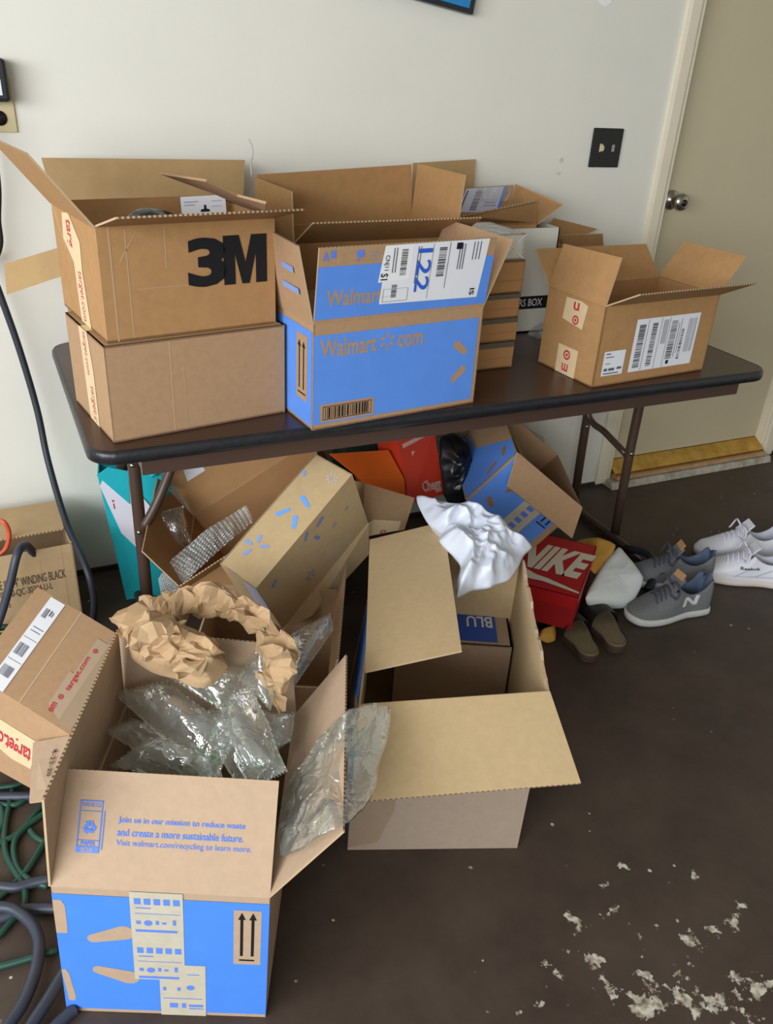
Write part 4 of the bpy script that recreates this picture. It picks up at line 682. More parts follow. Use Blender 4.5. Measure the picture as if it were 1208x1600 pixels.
# big centre carton
r, p = carton('open_carton', 'large open brown carton on the floor at centre with front flap out', D['N'], board=KR2)
ql = fq(p['c'], 'left'); decal('blue_panel', ql, [rect(.03, .02, .97, .99)], BLUE, r)
decal('scuff', ql, [[(.2, .55), (.5, .6), (.8, .58), (.8, .62), (.5, .66), (.2, .63)], [(.3, .75), (.7, .8), (.7, .82), (.3, .79)]], PALEINK, r, .0012)
qn = D['N']['f']['left']; qn = [V3(x) for x in qn]
decal('crease', [qn[0], qn[1], qn[2], qn[3]][::-1], [rect(.42, 0, .424, 1)], mat('crease_kraft', (184, 151, 117), .8), r, .0010)
fqn = fq(p['c'], 'front'); decal('shaded_liner', fqn, [rect(0, 0, 1, 1)], mat('kraft_outer_grey_shade', (164, 146, 128), .8, var=.05, scale=60), p['body'], .0008); decal('torn_ply', fqn, [[(.0, .02), (.17, .06), (.25, .3), (.24, .55), (.16, .56), (.0, .55)]], mat('kraft_torn', (150, 130, 108), .85, var=.05, scale=40), r, .0016)  # outer liner: greyer board, with the front's shade painted into its colour
# ragged torn rim of the right wall
rr = fq(p['c'], 'right'); rnd = random.Random(4); top_pts = [quadpt(rr, k/26, 1+rnd.uniform(-.012, .02), 0) for k in range(27)]; low = [quadpt(rr, k/26, .97, 0) for k in range(27)]
nrm = V3(quadpt(rr, .5, .5, .0045))-V3(quadpt(rr, .5, .5, 0)); vs = []; fs = []
for k in range(27): vs += [low[k]+nrm*.2, top_pts[k]+nrm*.2, low[k]-nrm*1.1, top_pts[k]-nrm*1.1]
for k in range(26): b = k*4; fs += [(b, b+4, b+5, b+1), (b+2, b+3, b+7, b+6), (b+1, b+5, b+7, b+3)]
mk('torn_rim', vs, fs, EDGE, r)
r, p = carton('closed_carton', 'closed brown carton with blue label inside the large centre carton', D['P'], board=KR3, open_=())
qt = fq(p['c'], 'top'); decal('label', qt, [rect(.35, .06, .88, .62)], mat('deep_blue_label', (36, 82, 178), .5), r); lettering(qt, 'BLU', (.62, .34, .85, .56), mat('white_ink', (225, 225, 222), .6), r, 2, .02)
# brown carton with blue sparks leaning under the table
r, p = carton('spark_carton', 'brown carton printed with blue sparks leaning under the table front', D['Q'], board=KR2, open_=())
c = p['c']; q1 = [c[0], c[2], c[3], c[1]]; q2 = [c[4], c[6], c[2], c[0]]; a1 = qsize(q1)[0]/qsize(q1)[1]; a2 = qsize(q2)[0]/qsize(q2)[1]
decal('spark', q1, [petal(.52, .66, .075, .013, .017, PI-.75+.2, a1), petal(.50, .30, .075, .013, .017, .55, a1), petal(.66, .42, .08, .013, .017, 1.15, a1)], mat('sky_blue_ink', (104, 164, 240), .7), r)
decal('spark', q1, spark(.22, .62, .09, a1, 5, .2, .3, (3,)), PALEINK, r); decal('spark', q1, spark(.90, .30, .045, a1, 8, .12), mat('pale_spark', (178, 188, 205), .7), r); decal('spark', q1, [petal(.83, .88, .03, .01, .012, .6, a1)], PALEINK, r)
decal('spark', q2, [petal(.62, .88, .05, .014, .017, .3, a2), petal(.55, .72, .05, .012, .015, -1.2, a2), petal(.48, .9, .05, .012, .015, .9, a2), petal(.12, .78, .04, .012, .014, .5, a2)]+spark(.72, .6, .025, a2, 6, .2)+spark(.38, .3, .05, a2, 5, .2)+spark(.86, .62, .02, a2, 6, .2), mat('dim_blue_ink', (110, 135, 190), .7), r)
qe = [c[5], c[4], c[0], c[1]]; decal('label', qe, [[(.55, .45), (1.0, .40), (1.0, .98), (.6, .98)]], mat('lilac_label', (206, 208, 232), .3), r)
ql_ = [V3(x) for x in D['Q']['f']['lower']]; qlow = [ql_[3], ql_[2], ql_[1], ql_[0]]
decal('spark', qlow, [petal(.83, .55, .13, .03, .036, .9, 2.8), petal(.62, .62, .11, .03, .036, 2.0, 2.8), petal(.40, .42, .13, .03, .036, .35, 2.8)], mat('sky_blue_ink', (104, 164, 240), .7), r)
# blue tilted carton at right under the table
r, p = carton('blue_carton', 'tilted blue carton with hanging brown flap under the table right half', D['S'], open_=('back',))
c = p['c']; q1 = [c[0], c[2], c[3], c[1]]; q2 = [c[4], c[6], c[2], c[0]]; a1 = qsize(q1)[0]/qsize(q1)[1]; a2 = qsize(q2)[0]/qsize(q2)[1]
decal('blue_panel', q1, [[(.02, .0), (.98, .0), (1.0, .25), (.40, .62), (.32, .95), (.02, .98)]], BLUE, r)
decal('blue_panel', q2, [rect(.0, .52, .98, .97), rect(.0, .08, .98, .28)], BLUE, r); decal('tape', q2, [rect(.0, .28, .98, .52)], TAPE2, r); decal('tape_print', q2, [rect(.1+.12*k, .36, .17+.12*k, .44) for k in range(6)], BLUEINK, r, .0014)
decal('spark', q1, [petal(.55, .1, .16, .03, .04, .4, a1), petal(.82, .18, .14, .03, .04, 1.3, a1)], mat('kraft_ink', (150, 110, 80), .8), r, .0013)
decal('spark', q2, [petal(.55, .72, .14, .03, .04, -.5, a2), petal(.8, .88, .12, .03, .04, .7, a2), petal(.2, .78, .12, .03, .04, 1.1, a2)], mat('kraft_ink', (150, 110, 80), .8), r, .0013)
decal('arrows', q2, [rect(.45, .12, .75, .14), rect(.45, .19, .75, .21), rect(.40, .10, .42, .24)], BLACK, r, .0014)
# open carton behind the camera-side one, holding the spark carton
r, p = carton('open_carton', 'open carton wedged behind the nearest blue carton holding air pillows', D['V'], board=KR)
# tilted carton under the table left
r, p = carton('open_carton', 'tilted open carton under the table behind the bubble wrap', D['R'], board=mat('kraft_warm', (182, 140, 96), .8, var=.08, scale=10, bump=.25, bscale=25, spec=.2))
qb = D['R']['f']['back']; decal('label', qb, [[(.10, .62), (.24, .62), (.24, .98), (.13, .98)]], WHITE, r)
qq = D['R']['f']['left']; decal('pen_mark', [qq[1], qq[0], qq[3], qq[2]], [rect(.4, .2, .5, .23), rect(.36, .3, .38, .5)], GREY, r, .0045)
# dark open carton behind it, right
g = [V3(x) for x in D['Gq']]; gc = [g[3], g[2], g[3]+V3((.08, .2, -.02)), g[2]+V3((.02, .2, 0)), g[0], g[1], g[0]+V3((.06, .2, 0)), g[1]+V3((.03, .2, 0))]
r, p = carton('open_carton', 'dark tilted carton leaning behind the blue one under the table', {'c': [tuple(x) for x in gc], 'f': {}}, open_=('top', 'left'), board=KR)
fs_ = blob('film_scrap', [g[0].lerp(g[1], .3)+V3((.03, .03, 0)), g[0].lerp(g[1], .7)+V3((.03, .03, 0)), g[1]+V3((0, .05, -.04)), g[0].lerp(g[1], .5)+V3((.03, .05, -.06))], (0, -.02, .02), .008, 30, FILM, seg=40, rings=8); tag(fs_, 'clear film stuffed in the dark carton under the table', 'film')
# winding box
OB = mat('kraft_dusty', (188, 160, 122), .85, var=.1, scale=9, bump=.25, bscale=25, spec=.2)
r, p = carton('open_carton', 'worn brown carton with stencilled lettering by the wall at left', D['O'], board=OB)
qf = fq(p['c'], 'front'); decal('crease', qf, [rect(.93, 0, .933, 1), rect(.80, .1, .803, .9)], mat('crease_kraft', (184, 151, 117), .8), r, .0004)
PR = mat('stencil_ink', (70, 58, 48), .8)
lettering(qf, 'E III 3/4" WINDING BLACK', (.56, .685, .935, .775), PR, r); lettering(qf, '0-300-QC-30304-U-L', (.555, .585, .85, .665), PR, r)
lettering(qf, '2', (.585, .50, .60, .54), PR, r); lettering(qf, '45', (.63, .22, .665, .27), PR, r)
tag(tube('orange_extension_lead', D['orange'], .006, mat('orange_rubber', (208, 92, 62), .5)), 'orange cord looping out of the stencilled carton', 'cord')
RUB = mat('slate_rubber', (52, 58, 72), .45, var=.1, scale=30)
tag(tube('black_hose', D['loop'], .0105, RUB), 'dark hose arching out of the stencilled carton', 'hose')
tag(tube('black_cable', D['cable'], .0085, mat('cable_black', (38, 42, 54), .5)), 'long black cable hanging down the wall to the floor', 'cable')
# target carton at the left edge
mp = [V3(x) for x in D['M']]; mu = V3(D['Mu'][0])*1.35
r = thing('taped_carton', 'brown carton with red printed tape and shipping label at the left edge', 'cardboard box', ((mp[3].x+mp[4].x)/2+mu.x/2, (mp[3].y+mp[4].y)/2+mu.y/2, mp[3].z))
n = len(mp); vs = mp+[x+mu for x in mp]
mk('body', vs, [(4, 3, 2, 1, 0)]+[(i, (i+1) % n, (i+1) % n+n, i+n) for i in range(n)]+[tuple(range(n, 2*n))], KR, r)
qlab = [mp[0], mp[1], mp[1]+mu, mp[0]+mu]; qtap = [mp[1], mp[2], mp[2]+mu, mp[1]+mu]
decal('crease', qtap, [rect(-.012, .0, .012, 1)], mat('crease_light', (196, 166, 132), .8), r, .0006)
lb = decal('label', qlab, [[(.34, .0), (.66, .0), (.66, .98), (.34, .98)]], WHITE, r, .0015)
decal('barcode', qlab, bars(.38, .12, .60, .22, 20, True, 31)+bars(.38, .34, .58, .46, 22, True, 32)+bars(.40, .76, .50, .86, 8, True, 33)+[rect(.36, .28, .64, .284), rect(.36, .52, .64, .524), rect(.4, .6, .6, .607), rect(.4, .64, .62, .647), rect(.52, .8, .55, .86), rect(.57, .8, .59, .85)], GREY, lb, .0022)
decal('tape', qtap, [[(.42, .12), (.72, .05), (.76, .86), (.52, .86), (.50, .46), (.42, .46)]], mat('dull_tape', (176, 154, 128), .5), r, .0013)
decal('tape', qtap, [rect(.72, .03, .98, .90)], mat('dull_tape2', (164, 142, 116), .5), r, .0011)
lettering(qtap, 'target.com', (.525, .30, .63, .66), RED, r, 1, .015, .0022); lettering(qtap, 'om', (.47, .07, .56, .16), RED, r, 1, .02, .0022)
al = qsize(qtap)[0]/qsize(qtap)[1]; decal('bullseye', qtap, bullseye(.535, .225, .045, al)+bullseye(.61, .74, .045, al), RED, r, .0022)
qfr = [V3(x) for x in D['Mtape']]
ft = decal('tape', qfr, [[(.0, .0), (.35, .06), (.6, -.03), (.98, .03), (1, .97), (.0, 1)]], TAPE, r, .0012); lettering(qfr, 'target.c', (.36, .22, .95, .80), RED, ft, 2, .02, .0022)
vs, fs, mi = slab([V3(x) for x in D['Mflap']], .004); fo = mk('flap', vs, fs, [KR3, EDGE, FLUTE], r, mi); mq = [V3(x) for x in D['Mflap']]
mqq = [mq[2], mq[3], mq[0], mq[1]]; lettering(mqq, '4-23-20', (.62, .36, .78, .80), PR, r, 3, .01, .0015)
lettering([mqq[1], mqq[0], mqq[3], mqq[2]], '4-23-20', (.22, .36, .38, .80), PR, r, 1, .01, .0055)
# hoses
GRN = mat('green_hose', (27, 70, 58), .45, var=.12, scale=20)
hh = thing('garden_hose', 'slate blue rubber hose coiled on the floor at lower left', 'hose', (-1.33, -1.25, 0))
for k in ('h1', 'h2', 'h3', 'h4', 'h5', 'h6'): tube('hose_loop', D[k], .0105, RUB, hh)
gg = thing('green_extension_lead', 'thin dark green cord tangled on the floor at lower left', 'cord', (-1.33, -1.05, 0))
for k in ('g1', 'g2', 'g3', 'g4', 'g5', 'g6', 'g7', 'g8', 'g9'): tube('cord_loop', D[k], .0065, GRN, gg)
gc_ = thing('green_coil', 'coiled green cord bunch behind the red-taped carton', 'cord', (-1.22, -.6, .08))
for k in range(5): tube('cord_loop', D['coil'][k], .0085, GRN, gc_)
# ------------------------------------------------------------ shoe box and mailers
FRp, BRp = [V3(x) for x in D['nike']]; e1 = (BRp-FRp).normalized(); e2 = V3((-e1.y, e1.x, 0)); z1 = .16; z0 = .045
def nb(off, za, zb):
    P0 = FRp-e1*off-e2*off; a = .31+2*off; b = .20+2*off; out = []
    for z in (za, zb):
        for j in (0, 1):
            for i in (0, 1): q = P0+e2*b*(1-i)+e1*a*j; out.append(V3((q.x, q.y, z)))
    return out
RBOX = mat('shoebox_red', (186, 22, 26), .45, var=.04)
r = thing('shoe_box', 'red shoe box with slanted white lettering beside the large centre carton', 'shoe box', (FRp.x, FRp.y, z0))
cb = nb(-.003, z0, z1-.004); mk('base', cb, [FACES[f] for f in FACES], mat('shoebox_dark_red', (165, 18, 24), .5), r)
cl = nb(.0, z1-.042, z1); lid = mk('lid', *join([slab(fq(cl, f), .002) for f in FACES if f != 'bottom'])[:2], RBOX, r)
qt = fq(cl, 'top'); WI = mat('cream_ink', (226, 219, 198), .6)
lettering(qt, 'NIKE', (-.02, .30, .97, .80), WI, lid, 0, .05, .0012, shear=.16)
decal('swoosh', qt, [[(.02, .36), (.10, .20), (.25, .11), (.45, .12), (.99, .06), (.99, .085), (.5, .19), (.32, .21), (.18, .26)]], WI, lid, .0012)
def bag_thing(name, label, cat, key, top, amp, fr, m, **kw):
    return tag(blob(name, D[key], top, amp, fr, m, **kw), label, cat)
MAILW = mat('white_poly', (222, 228, 228), .4, var=.02)
bag_thing('padded_mailer', 'white padded poly mailer lying beside the red shoe box', 'mailer', 'mail', (0, 0, .014), .004, 14, MAILW, under=3.4, pw=9)
bag_thing('padded_envelope', 'yellow padded envelope tucked behind the red shoe box', 'envelope', 'yel', (0, 0, .006), .003, 20, mat('manila_yellow', (206, 156, 66), .6, var=.05), under=3, pw=9)
bag_thing('padded_envelope', 'yellow envelope corner showing below the red shoe box', 'envelope', 'yel2', (0, 0, .012), .003, 20, mat('manila_yellow', (206, 156, 66), .6, var=.05), under=1, pw=4)
WPOLY = mat('white_poly_bag', (204, 210, 222), .38, var=.02, bump=.25, bscale=22)
bag_thing('poly_mailer_bag', 'crumpled white plastic mailer bag over the large centre carton', 'plastic bag', 'wbag', (0, -.01, .022), .045, 8, WPOLY, under=.8, pw=4, seed=5, rings=34, seg=170, fine=.012)
BLKP = mat('black_poly', (38, 38, 42), .3)
bag_thing('black_bag', 'black plastic bag stuffed under the table behind the orange box', 'plastic bag', 'blk', (.0, -.05, .02), .02, 16, mat('black_poly_bag', (24, 26, 30), .3), under=1, seed=4)
# boxes far under the table
def panel_box(name, label, q, depth, m, cat='shoe box'):
    q = [V3(x) for x in q]; nn = (q[1]-q[0]).cross(q[3]-q[0]).normalized(); rt = thing(name, label, cat, (q[0]+q[1])/2-nn*depth/2)
    bk = [x-nn*depth for x in q]; vs = q+bk
    mk('body', vs, [(0, 1, 2, 3), (7, 6, 5, 4), (0, 4, 5, 1), (1, 5, 6, 2), (2, 6, 7, 3), (3, 7, 4, 0)], m, rt); return rt, q
ORG = mat('orange_board', (226, 102, 30), .5, var=.04)
q = [V3(x) for x in D['og2']]; q = [q[3], q[2], q[1], q[0]]
r, q = panel_box('orange_box', 'open orange shoe box with lid raised under the table', [q[0]+V3((0, .0, -.06)), q[1]+V3((0, 0, -.06)), q[2], q[3]], .09, ORG)
og = [V3(x) for x in D['og1']]; vs, fs, mi = slab([og[3], og[2], og[1], og[0]], .003); mk('lid', vs, fs, ORG, r)
r, q = panel_box('textbook_box', 'red orange book box standing upright under the table', D['chg'], .10, mat('book_box_red', (204, 58, 28), .5, var=.04), 'box')
GI = mat('dim_white_ink', (205, 170, 160), .7)
lettering(q, 'Chegg', (.40, .06, .92, .28), GI, r, 0, .03); decal('print', q, [[(.10, .80), (.88, .95), (.88, 1.0), (.10, .86)], [(.35, .50), (.78, .63), (.78, .64), (.35, .515)], rect(.30, .62, .42, .74), rect(.48, .66, .58, .78), rect(.62, .72, .74, .80)], GI, r)
r, q = panel_box('small_carton', 'small brown carton with a red printed tape scrap under the table', D['smf'], .06, KR, 'cardboard box')
decal('tape', q, [[(.02, -.02), (.85, .02), (.85, .28), (.25, .32), (.02, .22)]], TAPE, r); lettering(q, 'target', (.38, .0, .60, .27), RED, r, 1, .02)
g0, g1 = [V3(x) for x in D['grn']]; r, q = panel_box('dark_box', 'dark green box at the back under the table', [g0+V3((0, 0, -.2)), g1+V3((0.02, 0, -.2)), g1+V3((.02, 0, .03)), g0+V3((0, 0, .03))], .1, mat('dark_green_board', (28, 52, 46), .6), 'box')
# ------------------------------------------------------------ turquoise bag
TQ = mat('turquoise_fabric', (28, 182, 196), .6, var=.06, scale=12, bump=.15)
b = [V3(x) for x in D['bagtq']]
tl, tr, br, bl = b[0], b[1], V3((-.885, -.20, .003)), V3((-.985, -.19, .003))
dv = V3((.02, .13, 0)); bc = [bl, br, bl+dv, br+dv, tl, tr, tl+dv*.6, tr+dv*.6]
r = thing('tote_bag', 'turquoise shopping bag with white panel behind the left table legs', 'bag', (bl+br)/2)
mk('body', *join([slab(fq(bc, f), .003) for f in FACES if f != 'top'])[:2], TQ, r)
qf = fq(bc, 'front'); decal('white_panel', qf, [[(.0, .92), (.12, 1.0), (.5, .90), (.98, .62), (.95, .45), (.75, .36), (.5, .40), (.2, .55)]], mat('white_fabric', (226, 226, 240), .6), r, .002)
decal('red_mark', qf, [disc(.16, .80, .02, .4)[0], rect(.15, .74, .17, .78)], RED, r, .003)
mk('fold_flap', *slab([tl+V3((-.002, -.004, 0)), tl+V3((.075, -.004, -.10)), tl+V3((.08, -.004, .0)), tl+V3((.03, -.004, .02))], .003)[:2], TQ, r)
tube('handle', [tr+V3((-.03, -.01, -.02)), tr+V3((-.005, -.02, .01)), tr+V3((.012, -.02, -.02)), tr+V3((.005, -.02, -.07)), tr+V3((-.03, -.01, -.11))], .009, TQ, r)
# ------------------------------------------------------------ packing material
AIR = film('air_pillow_film', (.955, .98, .97, 1), .34, .10, .05, True)
BUB = film('bubble_film', (.96, .975, .985, 1), .22, .22, .2)
ups = (0, -.3, 1)
for k, lab, pf in (('air1', 'large clear air pillow lying across the nearest carton', .045), ('air2', 'clear air pillow along the left wall inside the nearest carton', .035), ('air3', 'clear air pillow just below the crumpled kraft paper', .035), ('air4', 'clear air pillow behind the front flap of the nearest carton', .04), ('air5', 'green printed air pillow at the right inside the nearest carton', .04), ('air10', 'clear air pillow standing against the kraft paper arch', .028), ('air11', 'clear air pillow in the middle front of the nearest carton', .035), ('air7', 'dusky air pillow sticking out between the two floor cartons', .03), ('air8', 'dull air pillow behind the left table leg', .03), ('air9', 'small air pillow beside the right flap of the nearest carton', .02)):
    tag(pillow('air_pillow', D[k], pf, AIR, seed=sum(map(ord, k)), up=ups, wr=.009), lab, 'air pillow', 'clear air pillows')
tag(blob('air_pillow', D['air6'], (-.012, -.016, .018), .016, 16, AIR, under=.5, rings=24, seg=110, pw=3, seed=12), 'air pillow draped over the right flap of the nearest carton', 'air pillow', 'clear air pillows')
def bubble_wrap():
    P = [V3(x) for x in D['bub']]; a, b_, c_, d_ = P[0], P[3], P[4], P[7]
    lo = [P[7], P[6], P[5], P[4]]; hi = [P[0], P[1], P[2], P[3]]; vs, fs = [], []; nu, nv = 180, 54
    def bez(pp, t):
        s = t*3; i = min(2, int(s)); return pp[i].lerp(pp[i+1], s-i)
    for j in range(nv+1):
        for i in range(nu+1):
            p = bez(lo, i/nu).lerp(bez(hi, i/nu), j/nv)
            cu, cv = (i % 6)/6-.5, (((j+(3 if (i//6) % 2 else 0)) % 6)/6-.5); h = max(0, .2-(cu*cu+cv*cv))*.016
            vs.append(p+V3((-.1, -.75, .65))*(h+.012*ridge(p, 9, 2)+.006*math.sin(PI*j/nv)))
    for j in range(nv):
        for i in range(nu): o = j*(nu+1)+i; fs.append((o, o+1, o+nu+2, o+nu+1))
    tag(mk('bubble_wrap', vs, fs, BUB, smooth=True), 'sheet of clear bubble wrap beside the leaning spark carton', 'bubble wrap')
bubble_wrap()
# kraft paper: crumpled arch and crumpled wad
def crumple_band(name, path, wid, th, m, parent, seed, sub=9, seg=18, amp=.02, fr=14):
    P = [V3(x) for x in path]; n = len(P); pts = []
    for i in range(n-1):
        p0, p1, p2, p3 = P[i-1] if i else P[0]*2-P[1], P[i], P[i+1], P[i+2] if i+2 < n else P[-1]*2-P[-2]
        for k in range(sub):
            t = k/sub; pts.append(.5*((2*p1)+(p2-p0)*t+(2*p0-5*p1+4*p2-p3)*t*t+(3*p1-p0-3*p2+p3)*t**3))
    pts.append(P[-1]); m_ = len(pts); vs, fs = [], []
    for i, p in enumerate(pts):
        tg = (pts[min(i+1, m_-1)]-pts[max(i-1, 0)]).normalized(); view = V3((.2, .55, -.8)); sd = tg.cross(view).normalized(); nn = sd.cross(tg)
        e = min(1, .45+min(i, m_-1-i)/10)
        for k in range(seg):
            a = 2*PI*k/seg; q = p+(sd*math.cos(a)*wid*e+nn*math.sin(a)*th*e)
            r_ = ridge(q, fr, seed); d_ = (sd*math.cos(a)+nn*math.sin(a)).normalized()
            vs.append(q+d_*amp*(r_-.45)+V3((fbm(q, 40, seed), fbm(q, 40, seed+1), fbm(q, 40, seed+2)))*amp*.8)
    for i in range(m_-1):
        for k in range(seg): fs.append((i*seg+k, i*seg+(k+1) % seg, (i+1)*seg+(k+1) % seg, (i+1)*seg+k))
    fs += [tuple(range(seg-1, -1, -1)), tuple((m_-1)*seg+k for k in range(seg))]
    return mk(name, vs, fs, m, parent)
kp = thing('kraft_paper', 'crumpled brown kraft packing paper in the nearest carton', 'packing paper', V3(D['pile'][0]))
ANI.append(V3((.9, -.4, .1)).normalized())
crumple_band('paper_arch', D['arch'], .027, .012, KPAPER, kp, 2, amp=.026, fr=22)
blob('paper_wad', D['pile'], (0, -.03, .03), .045, 11, KPAPER, kp, under=2.2, pw=2.2, seed=6, rings=24, seg=90, smooth=False, fine=.018)
crumple_band('paper_fold', D['arch2'], .035, .022, KPAPER, kp, 8, amp=.036, fr=19)
ANI.clear()
# ------------------------------------------------------------ shoes
def shoe(name, label, toe, heel, up_m, sole_m, lin_m, lace_m, group, width=.048, hscale=1.0, sole_t=.026, lift=.0, flip=1, tongue=None):
    toe, heel = V3(toe), V3(heel); ax = (heel-toe); L = ax.length; ax.normalize(); sd = V3((-ax.y, ax.x, 0))*flip; org = (toe+heel)/2
    root = thing(name, label, 'shoe', org, group)
    ns, nj = 34, 32; V, F, FM = [], [], []
    def wid(s): 
        base = .62+.38*math.sin(min(1, s/.34)*PI/2) if s < .34 else 1-.30*math.sin(min(1, (s-.34)/.36)*PI/2)**2*.8 if s < .70 else .76+.06*math.sin((s-.7)/.3*PI)
        endf = math.sqrt(max(0, 1-((max(0, .10-s))/.10)**2)) if s < .10 else (math.sqrt(max(0, 1-((s-.92)/.08)**2)) if s > .92 else 1)
        return width*base*max(.04, endf)
    def ht(s):  # closed top profile above the sole
        return (.030+.062*max(0, min(1, (s-.05)/.5))**1.15)*hscale*(math.sqrt(max(0, 1-((.12-s)/.12)**2)) if s < .12 else 1)
    def col(s): return (.090-.030*math.sin(PI*max(0, min(1, (s-.52)/.40)))+.016*max(0, (s-.86)/.14))*hscale
    def P(s, x, z): return toe+ax*(s*L)+sd*x+V3((0, 0, z+lift))
    bend = lambda s: .010*max(0, (.22-s)/.22)**2
    for i in range(ns+1):
        s = i/ns; w = wid(s); z0 = sole_t*.75+bend(s); op = .50 < s < .965
        for j in range(nj+1):
            t = j/nj
            if not op:
                a = PI*t; x = w*math.cos(a); z = z0+ht(s if s < .6 else .5)*(math.sin(a)**.62)*(1 if s < .9 else .98) if s < .9 else z0+(col(s)-0)*(math.sin(a)**.5)
                V.append(P(s, math.copysign(abs(math.cos(a))**.85, math.cos(a))*w, z))
            else:
                hc = col(s); T = abs(t-.5)*2; sg = 1 if t < .5 else -1   # 1 at outer base, 0 centre
                if T > .45: f = (T-.45)/.55; x = w*(.74+.26*math.sin(f*PI/2)); z = z0+hc*(1-f)**.9*.999+0
                elif T > .38: f = (T-.38)/.07; x = w*(.62+.12*f); z = z0+hc*(1.02)
                elif T > .20: f = (T-.20)/.18; x = w*(.56+.06*f); z = z0+.006+(hc-.006)*f
                else: f = T/.20; x = w*.56*f; z = z0+.006
                V.append(P(s, x*sg, z))
    J = nj+1
    for i in range(ns):
        s = (i+.5)/ns
        for j in range(nj):
            F.append((i*J+j, i*J+j+1, (i+1)*J+j+1, (i+1)*J+j)); T = abs((j+.5)/nj-.5)*2
            FM.append(1 if (.50 < s < .97 and T < .42) else 0)
    up = mk('upper', V, F, [up_m, lin_m], root, FM, smooth=True)
    # sole: outline extruded with rounded side
    V, F = [], []; m = 40; rings = [(.94, 0), (1.06, .006), (1.09, sole_t*.6), (1.03, sole_t), (.9, sole_t*.95)]
    outl = []
    for k in range(m+1): s = .5-.5*math.cos(PI*k/m); outl.append((s, wid(s)))
    loop = [(s, w) for s, w in outl]+[(s, -w) for s, w in reversed(outl[1:-1])]; n = len(loop)
    for kf, z in rings:
        for s, x in loop:
            ss = .5+(s-.5)*(1+.03*(kf-.94)/.15); V.append(P(ss, x*kf, z+bend(max(0, ss))))
    for a in range(len(rings)-1):
        for k in range(n): F.append((a*n+k, a*n+(k+1) % n, (a+1)*n+(k+1) % n, (a+1)*n+k))
    F += [tuple(range(n-1, -1, -1)), tuple((len(rings)-1)*n+k for k in range(n))]
    mk('sole', V, F, sole_m, root, smooth=True)
    # laces: crossing tubes over the instep and a bow
    for k in range(5):
        s = .27+.05*k; h = sole_t*.75+ht(s)+.003
        tube('lace', [P(s, -.55*wid(s), h*.86), P(s+.012, -.2*wid(s), h+.006), P(s+.02, .2*wid(s), h+.006), P(s+.035, .55*wid(s), h*.88)], .0032, lace_m, root, 6, sub=4)
    s = .48; h = sole_t*.75+ht(s)+.01
    for sg in (-1, 1): tube('lace', [P(s, 0, h), P(s-.04, .02*sg, h+.02), P(s-.02, .045*sg, h+.008), P(s-.05, .05*sg, h-.02), P(s-.09, .035*sg, h-.015)], .003, lace_m, root, 6, sub=5)
    # tongue
    tw = .6*wid(.5); tz = sole_t*.75+ht(.5)
    vs, fs, mi = slab([P(.46, -tw, tz-.01), P(.46, tw, tz-.01), P(.58, tw*.9, tz+.030), P(.58, -tw*.9, tz+.030)], .005); mk('tongue', vs, fs, up_m, root)
    if tongue: vs, fs, mi = slab([P(.545, -tw*.75, tz+.026), P(.545, tw*.75, tz+.026), P(.585, tw*.7, tz+.044), P(.585, -tw*.7, tz+.044)], .004); mk('pull_tab', vs, fs, tongue, root, label='tan pull tab')
    return root, P, up
def side_decal(up, root, polys_or_text, P, s0, s1, z0, z1, sgn, m, name='logo', text=None, bold=.0):
    """wrap flat artwork on the side of a shoe by casting on to its upper"""
    off = parent_origin(root); bvh = BVHTree.FromPolygons([v.co for v in up.data.vertices], [tuple(f.vertices) for f in up.data.polygons])
    if text: uv, fs = text_mesh(text, bold)
    else:
        uv, fs = [], []
        for pl_ in polys_or_text: o = len(uv); uv += pl_; fs.append(tuple(range(o, o+len(pl_))))
    vs = []
    for x, y in uv:
        s = s0+(s1-s0)*x; z = z0+(z1-z0)*y; o_ = P(s, sgn*.12, z)-off; d_ = (P(s, 0, z)-P(s, sgn*.12, z)).normalized()
        h = bvh.ray_cast(o_, d_); vs.append((h[0]+off-d_*.0012) if h[0] is not None else P(s, sgn*.03, z))
    return mk(name, vs, fs, m, root)
GR = mat('grey_knit', (112, 113, 116), .85, var=.10, scale=120, bump=.5, bscale=260)
GRL = mat('grey_lining', (84, 98, 122), .9, var=.08, scale=60); GSOLE = mat('pale_grey_sole', (196, 198, 196), .6, var=.06, scale=50); GLACE = mat('slate_lace', (70, 72, 90), .8); TAN = mat('tan_leather', (190, 145, 100), .7); SIL = mat('reflective_grey', (205, 206, 206), .5)
NPOLY = [[(0, 0), (.2, 0), (.34, .62), (.34, 0.0+.0), (.36, 0), (.5, .55), (.62, 0), (.8, 0), (1, 1), (.8, 1), (.66, .38), (.52, 1), (.36, 1), (.2, .42), (.22, 1), (.2, 1)]]
NP = [[(.0, 0), (.2, 0), (.34, 1), (.14, 1)], [(.14, 1), (.34, 1), (.80, 0), (.60, 0)], [(.60, 0), (.80, 0), (.96, 1), (.76, 1)]]
r, P, up = shoe('sneaker', 'grey knit sneaker with an N on its side, nearest the camera', (.368, -.80, .001), (.65, -.822, .001), GR, GSOLE, GRL, GLACE, 'grey sneaker pair', tongue=TAN, width=.05)
side_decal(up, r, NP, P, .80, .56, .050, .078, 1, SIL); side_decal(up, r, NP, P, .56, .80, .050, .078, -1, SIL)
r, P, up = shoe('sneaker', 'grey sneaker of the pair lying behind the N sneaker', (.515, -.615, .001), (.765, -.72, .001), GR, GSOLE, GRL, GLACE, 'grey sneaker pair', tongue=TAN, width=.05)
WL = mat('white_leather', (226, 227, 236), .4, var=.02, scale=15, bump=.08); WS = mat('cream_sole', (222, 210, 205), .6); WLC = mat('white_lace', (226, 222, 240), .7); WLN = mat('white_lining', (196, 198, 212), .8); STT = mat('stitch_grey', (168, 176, 196), .7)
